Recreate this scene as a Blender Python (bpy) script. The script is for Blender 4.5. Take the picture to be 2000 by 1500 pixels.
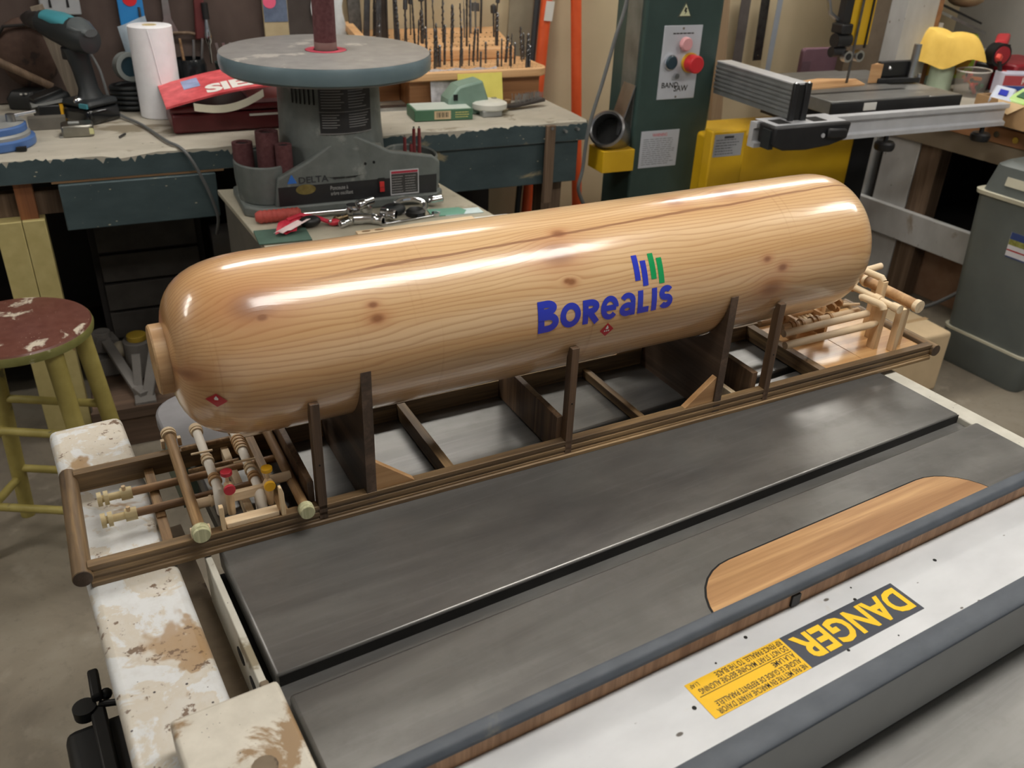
import bpy, bmesh, math, random
from mathutils import Vector, Matrix, Euler
for _o in list(bpy.data.objects): bpy.data.objects.remove(_o, do_unlink=True)
scene = bpy.context.scene
COL = scene.collection
PI = math.pi
random.seed(7)

# ------------------------------------------------------------------ camera
CAM_Z, YAW, PITCH, ROLL, FPX = 1.55, 0.5568, 0.5162, 0.0415, 1724.0
fwd = Vector((math.sin(YAW)*math.cos(PITCH), math.cos(YAW)*math.cos(PITCH), -math.sin(PITCH)))
r0 = Vector((math.cos(YAW), -math.sin(YAW), 0)); u0 = r0.cross(fwd)
CR = math.cos(ROLL)*r0 + math.sin(ROLL)*u0
CU = -math.sin(ROLL)*r0 + math.cos(ROLL)*u0
cam_data = bpy.data.cameras.new('camera'); cam = bpy.data.objects.new('camera', cam_data); COL.objects.link(cam)
cam.matrix_world = Matrix(((CR.x, CU.x, -fwd.x, 0), (CR.y, CU.y, -fwd.y, 0), (CR.z, CU.z, -fwd.z, CAM_Z), (0, 0, 0, 1)))
cam_data.sensor_width = 36; cam_data.lens = 36*FPX/2000; cam_data.clip_start = 0.02
cam_data.dof.use_dof = True; cam_data.dof.focus_distance = 1.2; cam_data.dof.aperture_fstop = 9
scene.camera = cam
EYE = Vector((0, 0, CAM_Z))
def ray(px, py): return CR*((px-1000)/FPX) - CU*((py-750)/FPX) + fwd
def at(px, py, z):                       # point of the photograph at a known height
    d = ray(px, py); return EYE + d*((z-CAM_Z)/d.z)
def aty(px, py, y):                      # ... at a known distance y
    d = ray(px, py); return EYE + d*(y/d.y)
def atx(px, py, x):
    d = ray(px, py); return EYE + d*(x/d.x)

# ------------------------------------------------------------------ world, exposure
world = bpy.data.worlds.new('world'); scene.world = world; world.use_nodes = True
world.node_tree.nodes['Background'].inputs[0].default_value = (0.8, 0.85, 0.9, 1)
world.node_tree.nodes['Background'].inputs[1].default_value = 0.34
scene.view_settings.view_transform = 'Standard'; scene.view_settings.look = 'None'
scene.view_settings.gamma = 1; scene.view_settings.use_curve_mapping = False
scene.view_settings.exposure = 0.0
LAMP = 17.5                              # emission of the shop light diffusers

# ------------------------------------------------------------------ helpers
def lin(c):
    return tuple(((v/255)/12.92 if v/255 <= 0.04045 else ((v/255+0.055)/1.055)**2.4) for v in c)
class MB:
    def __init__(s): s.v = []; s.f = []
    def add(s, vs, fs):
        o = len(s.v); s.v += [tuple(v) for v in vs]; s.f += [tuple(i+o for i in f) for f in fs]; return s
    def box(s, x0, x1, y0, y1, z0, z1):
        return s.add([(x0,y0,z0),(x1,y0,z0),(x1,y1,z0),(x0,y1,z0),(x0,y0,z1),(x1,y0,z1),(x1,y1,z1),(x0,y1,z1)],
                     [(0,3,2,1),(4,5,6,7),(0,1,5,4),(1,2,6,5),(2,3,7,6),(3,0,4,7)])
    def obox(s, c, size, rot=(0,0,0)):
        m = Euler(rot).to_matrix(); c = Vector(c); t = MB().box(-size[0]/2,size[0]/2,-size[1]/2,size[1]/2,-size[2]/2,size[2]/2)
        return s.add([c+m@Vector(v) for v in t.v], t.f)
    def beam(s, p0, p1, w, h, up=(0,0,1)):
        p0=Vector(p0); p1=Vector(p1); d=(p1-p0).normalized(); u=Vector(up); sd=d.cross(u)
        if sd.length<1e-4: sd=d.cross(Vector((0,1,0)))
        sd.normalize(); uu=sd.cross(d)
        vs=[p+sd*(a*w/2)+uu*(b*h/2) for p in (p0,p1) for a,b in ((-1,-1),(1,-1),(1,1),(-1,1))]
        return s.add(vs,[(0,1,2,3),(7,6,5,4),(0,4,5,1),(1,5,6,2),(2,6,7,3),(3,7,4,0)])
    def cyl(s, p0, p1, ra, rb=None, n=20, cap=True):
        rb = ra if rb is None else rb
        p0=Vector(p0); p1=Vector(p1); d=(p1-p0).normalized(); a=d.orthogonal().normalized(); b=d.cross(a)
        vs=[p+(a*math.cos(2*PI*i/n)+b*math.sin(2*PI*i/n))*r for p,r in ((p0,ra),(p1,rb)) for i in range(n)]
        fs=[(i,(i+1)%n,n+(i+1)%n,n+i) for i in range(n)]
        if cap: fs+=[tuple(range(n-1,-1,-1)),tuple(range(n,2*n))]
        return s.add(vs,fs)
    def lathe(s, prof, o=(0,0,0), axis=(0,0,1), n=28, a0=0.0, a1=None):
        o=Vector(o); d=Vector(axis).normalized(); a=d.orthogonal().normalized(); b=d.cross(a)
        full = a1 is None; m = n if full else n+1; a1 = 2*PI if full else a1
        vs=[];fs=[]
        for r,z in prof:
            for i in range(m):
                t=a0+(a1-a0)*i/n; vs.append(o+d*z+(a*math.cos(t)+b*math.sin(t))*r)
        for k in range(len(prof)-1):
            for i in range(n):
                j=(i+1)%m if full else i+1
                fs.append((k*m+i,k*m+j,(k+1)*m+j,(k+1)*m+i))
        if full and prof[0][0]>1e-6: fs.append(tuple(range(m-1,-1,-1)))
        if full and prof[-1][0]>1e-6: fs.append(tuple((len(prof)-1)*m+i for i in range(m)))
        return s.add(vs,fs)
    def tube(s, pts, r, n=8, cap=True):
        pts=[Vector(p) for p in pts]; N=len(pts); rs=r if isinstance(r,(list,tuple)) else [r]*N
        t0=(pts[1]-pts[0]).normalized(); a=t0.orthogonal().normalized(); vs=[]
        for i,p in enumerate(pts):
            t=((pts[min(i+1,N-1)]-pts[max(i-1,0)])).normalized(); a=(a-t*a.dot(t)).normalized(); b=t.cross(a)
            vs+=[p+(a*math.cos(2*PI*k/n)+b*math.sin(2*PI*k/n))*rs[i] for k in range(n)]
        fs=[(i*n+k,i*n+(k+1)%n,(i+1)*n+(k+1)%n,(i+1)*n+k) for i in range(N-1) for k in range(n)]
        if cap: fs+=[tuple(range(n-1,-1,-1)),tuple((N-1)*n+k for k in range(n))]
        return s.add(vs,fs)
    def prism(s, poly, lo, hi, axis='z'):
        n=len(poly); mp={'z':lambda a,b,c:(a,b,c),'y':lambda a,b,c:(a,c,b),'x':lambda a,b,c:(c,a,b)}[axis]
        vs=[mp(a,b,lo) for a,b in poly]+[mp(a,b,hi) for a,b in poly]
        return s.add(vs,[tuple(range(n-1,-1,-1)),tuple(range(n,2*n))]+[(i,(i+1)%n,n+(i+1)%n,n+i) for i in range(n)])
    def ball(s, c, r, n=16, sq=(1,1,1)):
        t=MB().lathe([(max(r*math.sin(PI*k/10),1e-5),-r*math.cos(PI*k/10)) for k in range(11)],n=n)
        return s.add([(c[0]+v[0]*sq[0],c[1]+v[1]*sq[1],c[2]+v[2]*sq[2]) for v in t.v],t.f)
    def loft(s, rings, close=True):
        n=len(rings[0]); vs=[p for r in rings for p in r]
        fs=[(k*n+i,k*n+(i+1)%n,(k+1)*n+(i+1)%n,(k+1)*n+i) for k in range(len(rings)-1) for i in range(n)]
        if close: fs+=[tuple(range(n-1,-1,-1)),tuple((len(rings)-1)*n+i for i in range(n))]
        return s.add(vs,fs)
    def sheet(s, fn, nu, nv, th=0.0):
        """grid of points fn(u,v), optional thickness along z"""
        vs=[Vector(fn(i/nu,j/nv)) for j in range(nv+1) for i in range(nu+1)]; w=nu+1
        fs=[(j*w+i,j*w+i+1,(j+1)*w+i+1,(j+1)*w+i) for j in range(nv) for i in range(nu)]
        if th:
            m=len(vs); vs+=[v-Vector((0,0,th)) for v in vs[:m]]
            fs+=[tuple(m+i for i in reversed(f)) for f in fs[:]]
            bd=[i for i in range(w)]+[j*w+nu for j in range(1,nv+1)]+[nv*w+i for i in range(nu-1,-1,-1)]+[j*w for j in range(nv-1,0,-1)]
            for k in range(len(bd)): a,b=bd[k],bd[(k+1)%len(bd)]; fs.append((b,a,m+a,m+b))
        return s.add(vs,fs)
    def xf(s, mat): s.v=[tuple(mat@Vector(v)) for v in s.v]; return s
    def mesh(s, name, mat, smooth=35):
        me=bpy.data.meshes.new(name); me.from_pydata(s.v,[],s.f); me.update()
        bm=bmesh.new(); bm.from_mesh(me); bmesh.ops.recalc_face_normals(bm,faces=bm.faces); bm.to_mesh(me); bm.free()
        if smooth:
            me.polygons.foreach_set('use_smooth',[True]*len(me.polygons)); me.set_sharp_from_angle(angle=math.radians(smooth))
        if mat is not None: me.materials.append(mat)
        return me
    def build(s, name, mat, parent=None, bevel=0, smooth=35, seg=2, label=None):
        o=bpy.data.objects.new(name,s.mesh(name,mat,smooth)); COL.objects.link(o)
        if parent is not None: o.parent=parent
        if bevel:
            b=o.modifiers.new('bevel','BEVEL'); b.width=bevel; b.segments=seg; b.limit_method='ANGLE'; b.angle_limit=math.radians(40)
        if label: o['label']=label
        return o
def tag(o, label, cat, group=None):
    o['label']=label; o['category']=cat
    if group: o['group']=group
    return o
def thing(name, label, cat, loc=(0,0,0), rz=0.0, group=None, rot=None):
    o=bpy.data.objects.new(name,None); COL.objects.link(o); o.empty_display_size=.05
    o.location=loc; o.rotation_euler=rot if rot else (0,0,rz)
    return tag(o,label,cat,group)
def struct(o): o['kind']='structure'; return o
def dup(root, loc, rz=None, label=None, rot=None):
    def cp(o,par):
        c=o.copy(); COL.objects.link(c); c.parent=par
        for ch in o.children: cp(ch,c)
        return c
    r=cp(root,None); r.location=loc
    if rz is not None: r.rotation_euler=(0,0,rz)
    if rot is not None: r.rotation_euler=rot
    if label: r['label']=label
    return r
def text2d(body, width=None, height=None, bold=0.0, align='LEFT', shear=0.0, space=1.0):
    """flat letter outlines as (verts2d, faces), lower left at the origin"""
    cu=bpy.data.curves.new('t','FONT'); cu.body=body; cu.size=1; cu.offset=bold; cu.align_x=align; cu.shear=shear; cu.space_character=space
    cu.resolution_u=3; cu.fill_mode='FRONT'
    ob=bpy.data.objects.new('t',cu); COL.objects.link(ob); dg=bpy.context.evaluated_depsgraph_get(); dg.update()
    me=ob.evaluated_get(dg).to_mesh(); vs=[(v.co.x,v.co.y) for v in me.vertices]; fs=[tuple(p.vertices) for p in me.polygons]
    ob.evaluated_get(dg).to_mesh_clear(); bpy.data.objects.remove(ob); bpy.data.curves.remove(cu)
    x0=min(v[0] for v in vs); x1=max(v[0] for v in vs); y0=min(v[1] for v in vs); y1=max(v[1] for v in vs)
    sy=(height/(y1-y0)) if height else None; sx=(width/(x1-x0)) if width else sy
    if sy is None: sy=sx
    return [((x-x0)*sx,(y-y0)*sy) for x,y in vs],fs
def letters(name, body, o, ex, ey, mat, parent, width=None, height=None, bold=0.0, **k):
    """lettering in the plane o + a*ex + b*ey"""
    vs,fs=text2d(body,width,height,bold,**k); o=Vector(o); ex=Vector(ex).normalized(); ey=Vector(ey).normalized()
    m=MB().add([o+ex*a+ey*b for a,b in vs],fs)
    me=bpy.data.meshes.new(name); me.from_pydata(m.v,[],m.f); me.materials.append(mat)
    ob=bpy.data.objects.new(name,me); COL.objects.link(ob); ob.parent=parent; return ob
def lines_of_print(name, o, ex, ey, w, h, n, mat, parent, rnd=0.35, th=0.35):
    """rows of print too small to read, as thin strips"""
    o=Vector(o); ex=Vector(ex).normalized(); ey=Vector(ey).normalized(); m=MB(); rg=random.Random(n*7+int(w*1000))
    for i in range(n):
        y=h*(1-(i+.5)/n); t=h/n*th; x=0
        end=w*(1-rnd*rg.random())
        while x<end:
            L=w*(.06+.12*rg.random()); x2=min(x+L,end)
            p=o+ex*x+ey*(y-t/2); q=o+ex*x2+ey*(y-t/2)
            m.add([p,q,q+ey*t,p+ey*t],[(0,1,2,3)]); x=x2+w*.025
    return m.build(name,mat,parent,smooth=0)

# ------------------------------------------------------------------ materials
class NT:
    def __init__(s,name):
        s.m=bpy.data.materials.new(name); s.m.use_nodes=True; s.n=s.m.node_tree.nodes; s.l=s.m.node_tree.links
        s.b=s.n['Principled BSDF']; s.tc=s.n.new('ShaderNodeTexCoord')
    def N(s,t,**k):
        x=s.n.new(t)
        for a,b in k.items(): setattr(x,a,b)
        return x
    def lk(s,a,b): s.l.new(a,b)
    def mapping(s,scale=(1,1,1),rot=(0,0,0),loc=(0,0,0),src=None):
        m=s.N('ShaderNodeMapping'); m.inputs['Scale'].default_value=scale; m.inputs['Rotation'].default_value=rot; m.inputs['Location'].default_value=loc
        s.lk(src if src else s.tc.outputs['Object'],m.inputs['Vector']); return m.outputs[0]
    def noise(s,vec,scale,detail=4,rough=.55,dist=0.0):
        n=s.N('ShaderNodeTexNoise'); n.inputs['Scale'].default_value=scale; n.inputs['Detail'].default_value=detail
        n.inputs['Roughness'].default_value=rough; n.inputs['Distortion'].default_value=dist; s.lk(vec,n.inputs['Vector']); return n.outputs['Fac']
    def ramp(s,fac,stops):
        r=s.N('ShaderNodeValToRGB'); e=r.color_ramp.elements
        while len(e)<len(stops): e.new(.5)
        for el,(p,c) in zip(e,stops):
            el.position=p; el.color=(*lin(c),1) if not isinstance(c,(int,float)) else (c,c,c,1)
        s.lk(fac,r.inputs[0]); return r.outputs[0]
    def mix(s,fac,a,b,mode='MIX'):
        m=s.N('ShaderNodeMix',data_type='RGBA',blend_type=mode)
        for sock,v in ((m.inputs[0],fac),(m.inputs[6],a),(m.inputs[7],b)):
            if isinstance(v,(tuple,list)): sock.default_value=(*lin(v),1)
            elif isinstance(v,(int,float)): sock.default_value=v
            else: s.lk(v,sock)
        return m.outputs[2]
    def math(s,op,a,b=None,c=None,clamp=False):
        m=s.N('ShaderNodeMath',operation=op,use_clamp=clamp)
        for i,v in enumerate((a,b,c)):
            if v is None: continue
            if isinstance(v,(int,float)): m.inputs[i].default_value=v
            else: s.lk(v,m.inputs[i])
        return m.outputs[0]
    def set(s,k,v):
        i=s.b.inputs[k]
        if isinstance(v,tuple): i.default_value=(*lin(v),1)
        elif isinstance(v,(int,float)): i.default_value=v
        else: s.lk(v,i)
    def bump(s,h,strength=.2,dist=.002):
        b=s.N('ShaderNodeBump'); b.inputs['Strength'].default_value=strength; b.inputs['Distance'].default_value=dist
        s.lk(h,b.inputs['Height']); s.lk(b.outputs[0],s.b.inputs['Normal'])
def plain(name,c,rough=.5,metal=0.0,var=10,scale=12,bump=0.0,coat=0.0,stretch=(1,1,1),emit=None):
    t=NT(name); v=t.mapping(stretch); f=t.noise(v,scale,5)
    lo=tuple(max(0,x-var) for x in c); hi=tuple(min(255,x+var) for x in c)
    t.set('Base Color',t.ramp(f,[(.3,lo),(.7,hi)])); t.set('Roughness',rough); t.set('Metallic',float(metal))
    if coat: t.set('Coat Weight',coat); t.set('Coat Roughness',.1)
    if bump: t.bump(t.noise(v,scale*6,3),bump,.001)
    if emit: t.b.inputs['Emission Color'].default_value=(*lin(c),1); t.b.inputs['Emission Strength'].default_value=emit
    return t.m
def worn(name,c,chip,amount=.4,scale=6,rough=.5,speck=None,stretch=(1,1,1),metal=0.0,var=8,coverage=None):
    """paint with patches of wear and specks"""
    t=NT(name); v=t.mapping(stretch); n1=t.noise(v,scale,6,.62,.4); n2=t.noise(v,scale*3,4)
    base=t.ramp(n2,[(.3,tuple(max(0,x-var) for x in c)),(.7,tuple(min(255,x+var) for x in c))])
    k=.68-.25*amount
    f=t.ramp(n1,[(k,0.0),(k+.05,1.0)])
    col=t.mix(f,base,chip)
    if speck:
        vo=t.N('ShaderNodeTexVoronoi'); vo.inputs['Scale'].default_value=scale*9; t.lk(v,vo.inputs['Vector'])
        n3=t.noise(v,scale*2,2); d=t.math('ADD',vo.outputs['Distance'],t.math('MULTIPLY',n3,.55))
        sf=t.ramp(d,[(.30,1.0),(.34,0.0)]); col=t.mix(sf,col,speck)
    t.set('Base Color',col); t.set('Roughness',rough); t.set('Metallic',metal); t.bump(n1,.15,.002); return t.m
def wood(name,c1,c2,scale=40,axis='x',rough=.5,coat=0.0,dist=2.0,fine=.25,bump=.06):
    """straight grain running along the axis"""
    t=NT(name); st={'x':(.05,1,1),'y':(1,.05,1),'z':(1,1,.05)}[axis]
    v=t.mapping(st); n=t.noise(v,scale,4,.6,dist*.4)
    fst={'x':(.02,1,1),'y':(1,.02,1),'z':(1,1,.02)}[axis]
    v2=t.mapping(fst); n2=t.noise(v2,scale*7,3,.6)
    f=t.math('ADD',t.math('MULTIPLY',n,1-fine),t.math('MULTIPLY',n2,fine))
    t.set('Base Color',t.ramp(f,[(.36,c2),(.5,tuple((a+b)//2 for a,b in zip(c1,c2))),(.62,c1)])); t.set('Roughness',rough)
    if coat: t.set('Coat Weight',coat); t.set('Coat Roughness',.12)
    t.bump(f,bump,.001); return t.m
def metal(name,c,rough=.3,var=12,scale=20,stretch=(1,1,1),m=1.0):
    return plain(name,c,rough,m,var,scale,0.0,0,stretch)
def emitter(name,c,s):
    t=NT(name); t.set('Base Color',c); t.b.inputs['Emission Color'].default_value=(*lin(c),1); t.b.inputs['Emission Strength'].default_value=s; return t.m

# ------------------------------------------------------------------ shop lights (ceiling, above the frame)
ZT = 0.87                                # height of the saw table and the workbench
m_lampwhite = plain('lamp_housing_white',(225,225,222),.4)
m_diffuser = emitter('diffuser_light',(255,250,242),LAMP)
for lx,ly,lab in ((.86,2.36,'white ceiling shop light over the green workbench'),(2.95,2.4,'white ceiling shop light over the band saw'),
                  (.82,.52,'white ceiling shop light above the table saw'),(2.90,.5,'white ceiling shop light between saw and grey bin'),(-1.45,1.85,'white ceiling shop light at the left side of the shop')):
    t = thing('shop_light',lab,'ceiling light',(lx,ly,2.36),0,'ceiling shop lights')
    MB().prism([(-.16,0),(.16,0),(.10,.06),(-.10,.06)],-.62,.62,'x').build('housing',m_lampwhite,t)
    MB().box(-.6,.6,-.14,.14,-.006,-.002).build('diffuser',m_diffuser,t,smooth=0)
    for sx in (-.45,.45): MB().cyl((sx,0,.06),(sx,0,.12),.006,n=8).build('hanger',m_lampwhite,t)

# ------------------------------------------------------------------ room
BYAW = -0.116; BO = Vector((0,2.65,0))                     # workbench front line
BX = Vector((math.cos(BYAW),math.sin(BYAW),0)); BY = Vector((-math.sin(BYAW),math.cos(BYAW),0))
def bench(a,b,z=ZT): return BO+BX*a+BY*b+Vector((0,0,z))
WALL_B = .70                                               # wall line behind the bench
def concrete():
    t=NT('floor_concrete'); v=t.mapping(); a=t.noise(v,2.2,6,.6,.5); b=t.noise(v,40,4,.7); c=t.noise(v,9,4)
    col=t.ramp(a,[(.3,(104,96,84)),(.5,(132,123,108)),(.7,(150,142,128))])
    col=t.mix(t.ramp(b,[(.55,0.0),(.8,.45)]),col,(92,84,74)); col=t.mix(t.ramp(c,[(.6,0.0),(.72,.5)]),col,(160,152,138))
    t.set('Base Color',col); t.set('Roughness',.75); t.bump(b,.2,.002); return t.m
m_floor=concrete()
m_beige=plain('wall_beige_panel',(196,180,148),.7,0,8,3,.05)
m_grey=plain('wall_grey',(150,148,142),.8,0,10,3)
m_ceil=plain('ceiling_white',(215,213,206),.8,0,5,3)
struct(MB().box(-2.6,4.6,-2.2,4.2,-.06,0).build('floor',m_floor,smooth=0))
struct(MB().box(-2.6,4.6,-2.2,4.2,2.48,2.54).build('ceiling',m_ceil,smooth=0))
w=MB().box(-3.2,5.2,WALL_B,WALL_B+.1,0,2.5).build('wall_back',m_beige,smooth=0); w.location=BO; w.rotation_euler=(0,0,BYAW); struct(w)
struct(MB().box(-2.6,-2.5,-2.2,4.2,0,2.5).build('wall_left',m_grey,smooth=0))
struct(MB().box(4.25,4.35,-2.2,4.2,0,2.5).build('wall_right',m_grey,smooth=0))
# unseen front left open, an added way in for soft world light as fill
struct(MB().box(-2.6,4.6,-2.2,-2.1,2.15,2.5).build('wall_front',m_grey,smooth=0))

# ------------------------------------------------------------------ table saw
def iron():
    t=NT('cast_iron'); v=t.mapping((.25,1.2,1)); a=t.noise(v,5,6,.6,.6); v2=t.mapping((.04,1,1)); b=t.noise(v2,160,3,.6); v3=t.mapping(); c=t.noise(v3,28,5,.65)
    col=t.ramp(a,[(.3,(92,92,92)),(.5,(122,121,119)),(.7,(150,149,146))])
    col=t.mix(t.ramp(c,[(.50,0.0),(.80,.28)]),col,(92,88,83))
    col=t.mix(t.ramp(b,[(.55,0.0),(.8,.3)]),col,(150,150,150))
    t.set('Base Color',col); t.set('Metallic',.6)
    t.set('Roughness',t.ramp(t.math('ADD',t.math('MULTIPLY',a,.6),t.math('MULTIPLY',c,.4)),[(.35,.27),(.65,.46)])); t.bump(b,.05,.0005); return t.m
def rail_white():
    """white enamel with rust coloured glue stains and black specks"""
    t=NT('stained_white_enamel'); v=t.mapping(); a=t.noise(v,9,7,.65,.8); b=t.noise(v,4.5,5,.6,.5); c=t.noise(v,60,4,.7); v4=t.mapping((1,.35,1)); d=t.noise(v4,7,4,.6)
    col=t.mix(t.ramp(c,[(.45,0.0),(.7,.35)]),(222,224,224),(196,192,184))
    col=t.mix(t.ramp(a,[(.50,0.0),(.53,.75),(.62,.5)]),col,(206,194,172))
    col=t.mix(t.ramp(b,[(.56,0.0),(.58,.85),(.7,1.0)]),col,(170,138,98))
    col=t.mix(t.ramp(t.math('MULTIPLY',a,c),[(.33,0.0),(.36,.9)]),col,(110,84,62))
    vo=t.N('ShaderNodeTexVoronoi'); vo.inputs['Scale'].default_value=70; t.lk(v,vo.inputs['Vector'])
    col=t.mix(t.ramp(t.math('ADD',vo.outputs['Distance'],t.math('MULTIPLY',d,.5)),[(.27,1.0),(.30,0.0)]),col,(60,54,52))
    t.set('Base Color',col); t.set('Roughness',.3); t.bump(a,.12,.001); return t.m
m_iron=iron(); m_railwhite=rail_white()
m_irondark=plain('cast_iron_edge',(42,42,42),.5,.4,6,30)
m_dirt=worn('sawdust_grime',(122,108,90),(84,72,60),.5,14,.95,(140,128,108))
m_cream=worn('yellowed_white_paint',(205,202,190),(150,140,118),.35,12,.45,(84,76,66))
m_cab=worn('saw_cabinet_paint',(176,174,164),(120,112,98),.2,6,.5)
m_insert=wood('throat_plate_oak',(206,164,116),(158,116,76),30,'x',.45,.2)
m_gapblack=plain('black_gap',(14,14,14),.8,0,3)
saw=thing('table_saw','table saw with worn cast iron top and white front rail under the wooden tank car','table saw')
def slab(name,x0,x1,y0,y1,z0,z1,mt,bev=.003): return MB().box(x0,x1,y0,y1,z0,z1).build(name,mt,saw,bevel=bev)
slab('table_top',.134,1.196,.6265,.843,.842,ZT,m_iron,.0035)
slab('table_top',.137,1.199,.05,.599,.842,ZT,m_iron,.0035)
slab('table_top',.150,1.190,.856,1.062,.842,ZT,m_iron,.0035)
slab('miter_slot',.136,1.197,.590,.640,.838,.8545,m_iron,0)
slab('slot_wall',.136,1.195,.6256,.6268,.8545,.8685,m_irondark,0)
slab('miter_slot',.15,1.19,.835,.862,.838,.856,m_iron,0)
MB().box(.155,1.18,.06,1.05,.80,.842).build('table_skirt',m_irondark,saw)
# extension wing behind, with a rounded corner
rc=.055; pts=[(1.2,1.075),(1.2,1.235)]+[(.133+rc-rc*math.sin(k*PI/16),1.235-rc+rc*math.cos(k*PI/16)) for k in range(9)]+[(.133,1.075)]
m_wing=plain('wing_slate_grey',(120,119,122),.6,0,14,10,.15)
m_winggreen=plain('wing_green_edge',(104,122,108),.5,0,8)
MB().prism(pts,.842,.862).build('extension_wing',m_wing,saw,bevel=.004)
MB().prism([(x*.995+.003,y*.998+.001) for x,y in pts],.77,.8415).build('wing_skirt',m_winggreen,saw)
# front rail (broad white box beam) and its angle iron
MB().box(-.006,.0885,.12,1.197,.775,ZT).build('front_rail',m_railwhite,saw,bevel=.010,seg=3)
MB().box(.117,.1245,.12,.838,.79,.868).build('angle_iron',m_cream,saw,bevel=.001)
MB().box(.1243,.136,.12,.838,.79,.835).build('angle_gap',m_gapblack,saw)  # black box stands in for the dark gap behind the angle iron
MB().box(.0885,.118,.12,1.0,.785,.800).build('rail_trough',m_dirt,saw)
for y in (.70,.655,.60,.54): MB().cyl((.1160,y,.845),(.1172,y,.845),.0045,n=12).xf(Matrix.Translation((0,y,.838))@Matrix.Diagonal((1,3.0,1.6,1))@Matrix.Translation((0,-y,-.845))).build('angle_slot',m_gapblack,saw)
MB().box(.1165,.1252,.612,.627,.858,.8715).build('rail_bolt',m_dirt,saw,bevel=.002)
# rear rail (painted strip) on the far right side
MB().box(1.2005,1.236,.2,.80,.842,.862).build('rear_rail',m_cream,saw,bevel=.002)
MB().box(1.2005,1.236,.80,.83,.842,.859).build('rail_gap',m_gapblack,saw)  # black block stands in for the dark gap past the rail
# throat plate with its dark joint
def stadium(x0,x1,y0,y1,n=10):
    r=(y1-y0)/2; c=(y0+y1)/2
    return [(x1-r+r*math.sin(k*PI/n),c-r*math.cos(k*PI/n)) for k in range(n+1)]+[(x0+r-r*math.sin(k*PI/n),c+r*math.cos(k*PI/n)) for k in range(n+1)]
MB().prism(stadium(.566,1.064,.384,.5445,16),ZT-.002,ZT+.0003).build('throat_joint',m_gapblack,saw,smooth=0)
MB().prism(stadium(.5685,1.0615,.3865,.542,16),ZT-.002,ZT+.0010).build('throat_plate',m_insert,saw,smooth=0)
# cabinet
MB().box(.24,1.12,.2,.98,.04,.80).build('cabinet',m_cab,saw,bevel=.01)
MB().box(.21,1.15,.17,1.01,0,.05).build('plinth',m_irondark,saw)
# switch box hanging under the front rail
m_black=plain('black_plastic',(24,25,26),.45,0,4)
m_blackiron=plain('black_cast_metal',(30,29,28),.55,.2,5)
q_=at(122,1428,.70)
sw=MB().box(q_.x,.03,.45,q_.y,.58,.70).build('switch_box',m_black,saw,bevel=.012,seg=3)
qa=at(190,1365,.72); qb=at(181,1312,.72); qc=at(165,1382,.712)
MB().box(qc.x+.004,qa.x+.006,q_.y-.12,qa.y,.698,.712).build('switch_bracket',m_blackiron,saw,bevel=.003)
MB().beam(qa,qb,.012,.012).build('locking_lever',m_blackiron,saw,bevel=.003)
MB().cyl((qc.x,qc.y,.700),(qc.x,qc.y,.714),.013,n=20).build('locking_knob',m_blackiron,saw)
MB().ball(at(207,1355,.715),.007,12).build('bolt_knob',m_blackiron,saw)
MB().cyl(at(195,1375,.712),at(228,1371,.715),.004,n=10).build('threaded_rod',m_blackiron,saw)

# ------------------------------------------------------------------ rip fence
m_fencewhite=worn('fence_white_enamel',(203,205,208),(196,188,172),.22,7,.42,(90,84,78),(.5,1,1))
m_fencecap=worn('fence_dark_cap',(78,84,92),(112,112,108),.3,14,.62,None,(.5,1,1),0.0)
m_fencewood=wood('fence_brown_board',(190,148,112),(144,106,76),60,'z',.6)
m_fencegrey=plain('fence_grey_face',(196,195,190),.4,0,5,9)
fen=thing('rip_fence','white painted rip fence with dark edges and a yellow warning label','rip fence',(0,0,0))
MB().box(.125,1.30,.315,.418,.874,.923).build('fence_body',m_fencewhite,fen,bevel=.002)
MB().box(.125,1.30,.291,.316,.871,.9445).build('near_board',m_fencegrey,fen)
MB().prism([(.2905,.9445),(.316,.9445),(.316,.947),(.313,.949),(.294,.949),(.2905,.947)],.125,1.30,'x').build('near_cap',m_fencecap,fen,bevel=.001)
MB().box(.125,1.30,.417,.4315,.871,.9405).build('far_board',m_fencewood,fen)
MB().prism([(.4155,.9405),(.4335,.9405),(.4335,.944),(.431,.9475),(.428,.949),(.421,.949),(.418,.9475),(.4155,.944)],.125,1.30,'x').build('far_cap',m_fencecap,fen)
MB().box(.030,.1255,.20,.585,.8715,.912).build('fence_head',worn('fence_head_stained',(206,200,186),(150,124,92),.62,16,.5,(70,62,54)),fen,bevel=.004)
MB().cyl((.088,.50,.9119),(.088,.50,.9126),.011,n=14).build('grease_spot',m_dirt,fen)
MB().box(.60,.612,.4145,.4175,.925,.938).build('repair_patch',m_irondark,fen)
m_yellow=plain('label_yellow',(240,190,30),.35,0,4); m_slate=plain('label_slate',(66,70,80),.35,0,5); m_letter=plain('label_black',(44,40,34),.5,0,2)
m_letyel=plain('letter_yellow',(246,196,36),.35,0,3)
zl=.9235; X0,XD,X1,Y0,Y1=.440,.5595,.722,.3485,.3905
lab=MB().box(X0,XD,Y0,Y1,.9228,zl).build('warning_label',m_yellow,fen,smooth=0)
dk=MB().box(XD,X1,Y0,Y1,.9228,zl).build('danger_panel',m_slate,fen,smooth=0)
letters('danger_lettering','DANGER',(X1-.005,Y1-.005,zl+.0003),(-1,0,0),(0,-1,0),m_letyel,dk,width=X1-XD-.011,height=Y1-Y0-.010,bold=.030)
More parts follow.
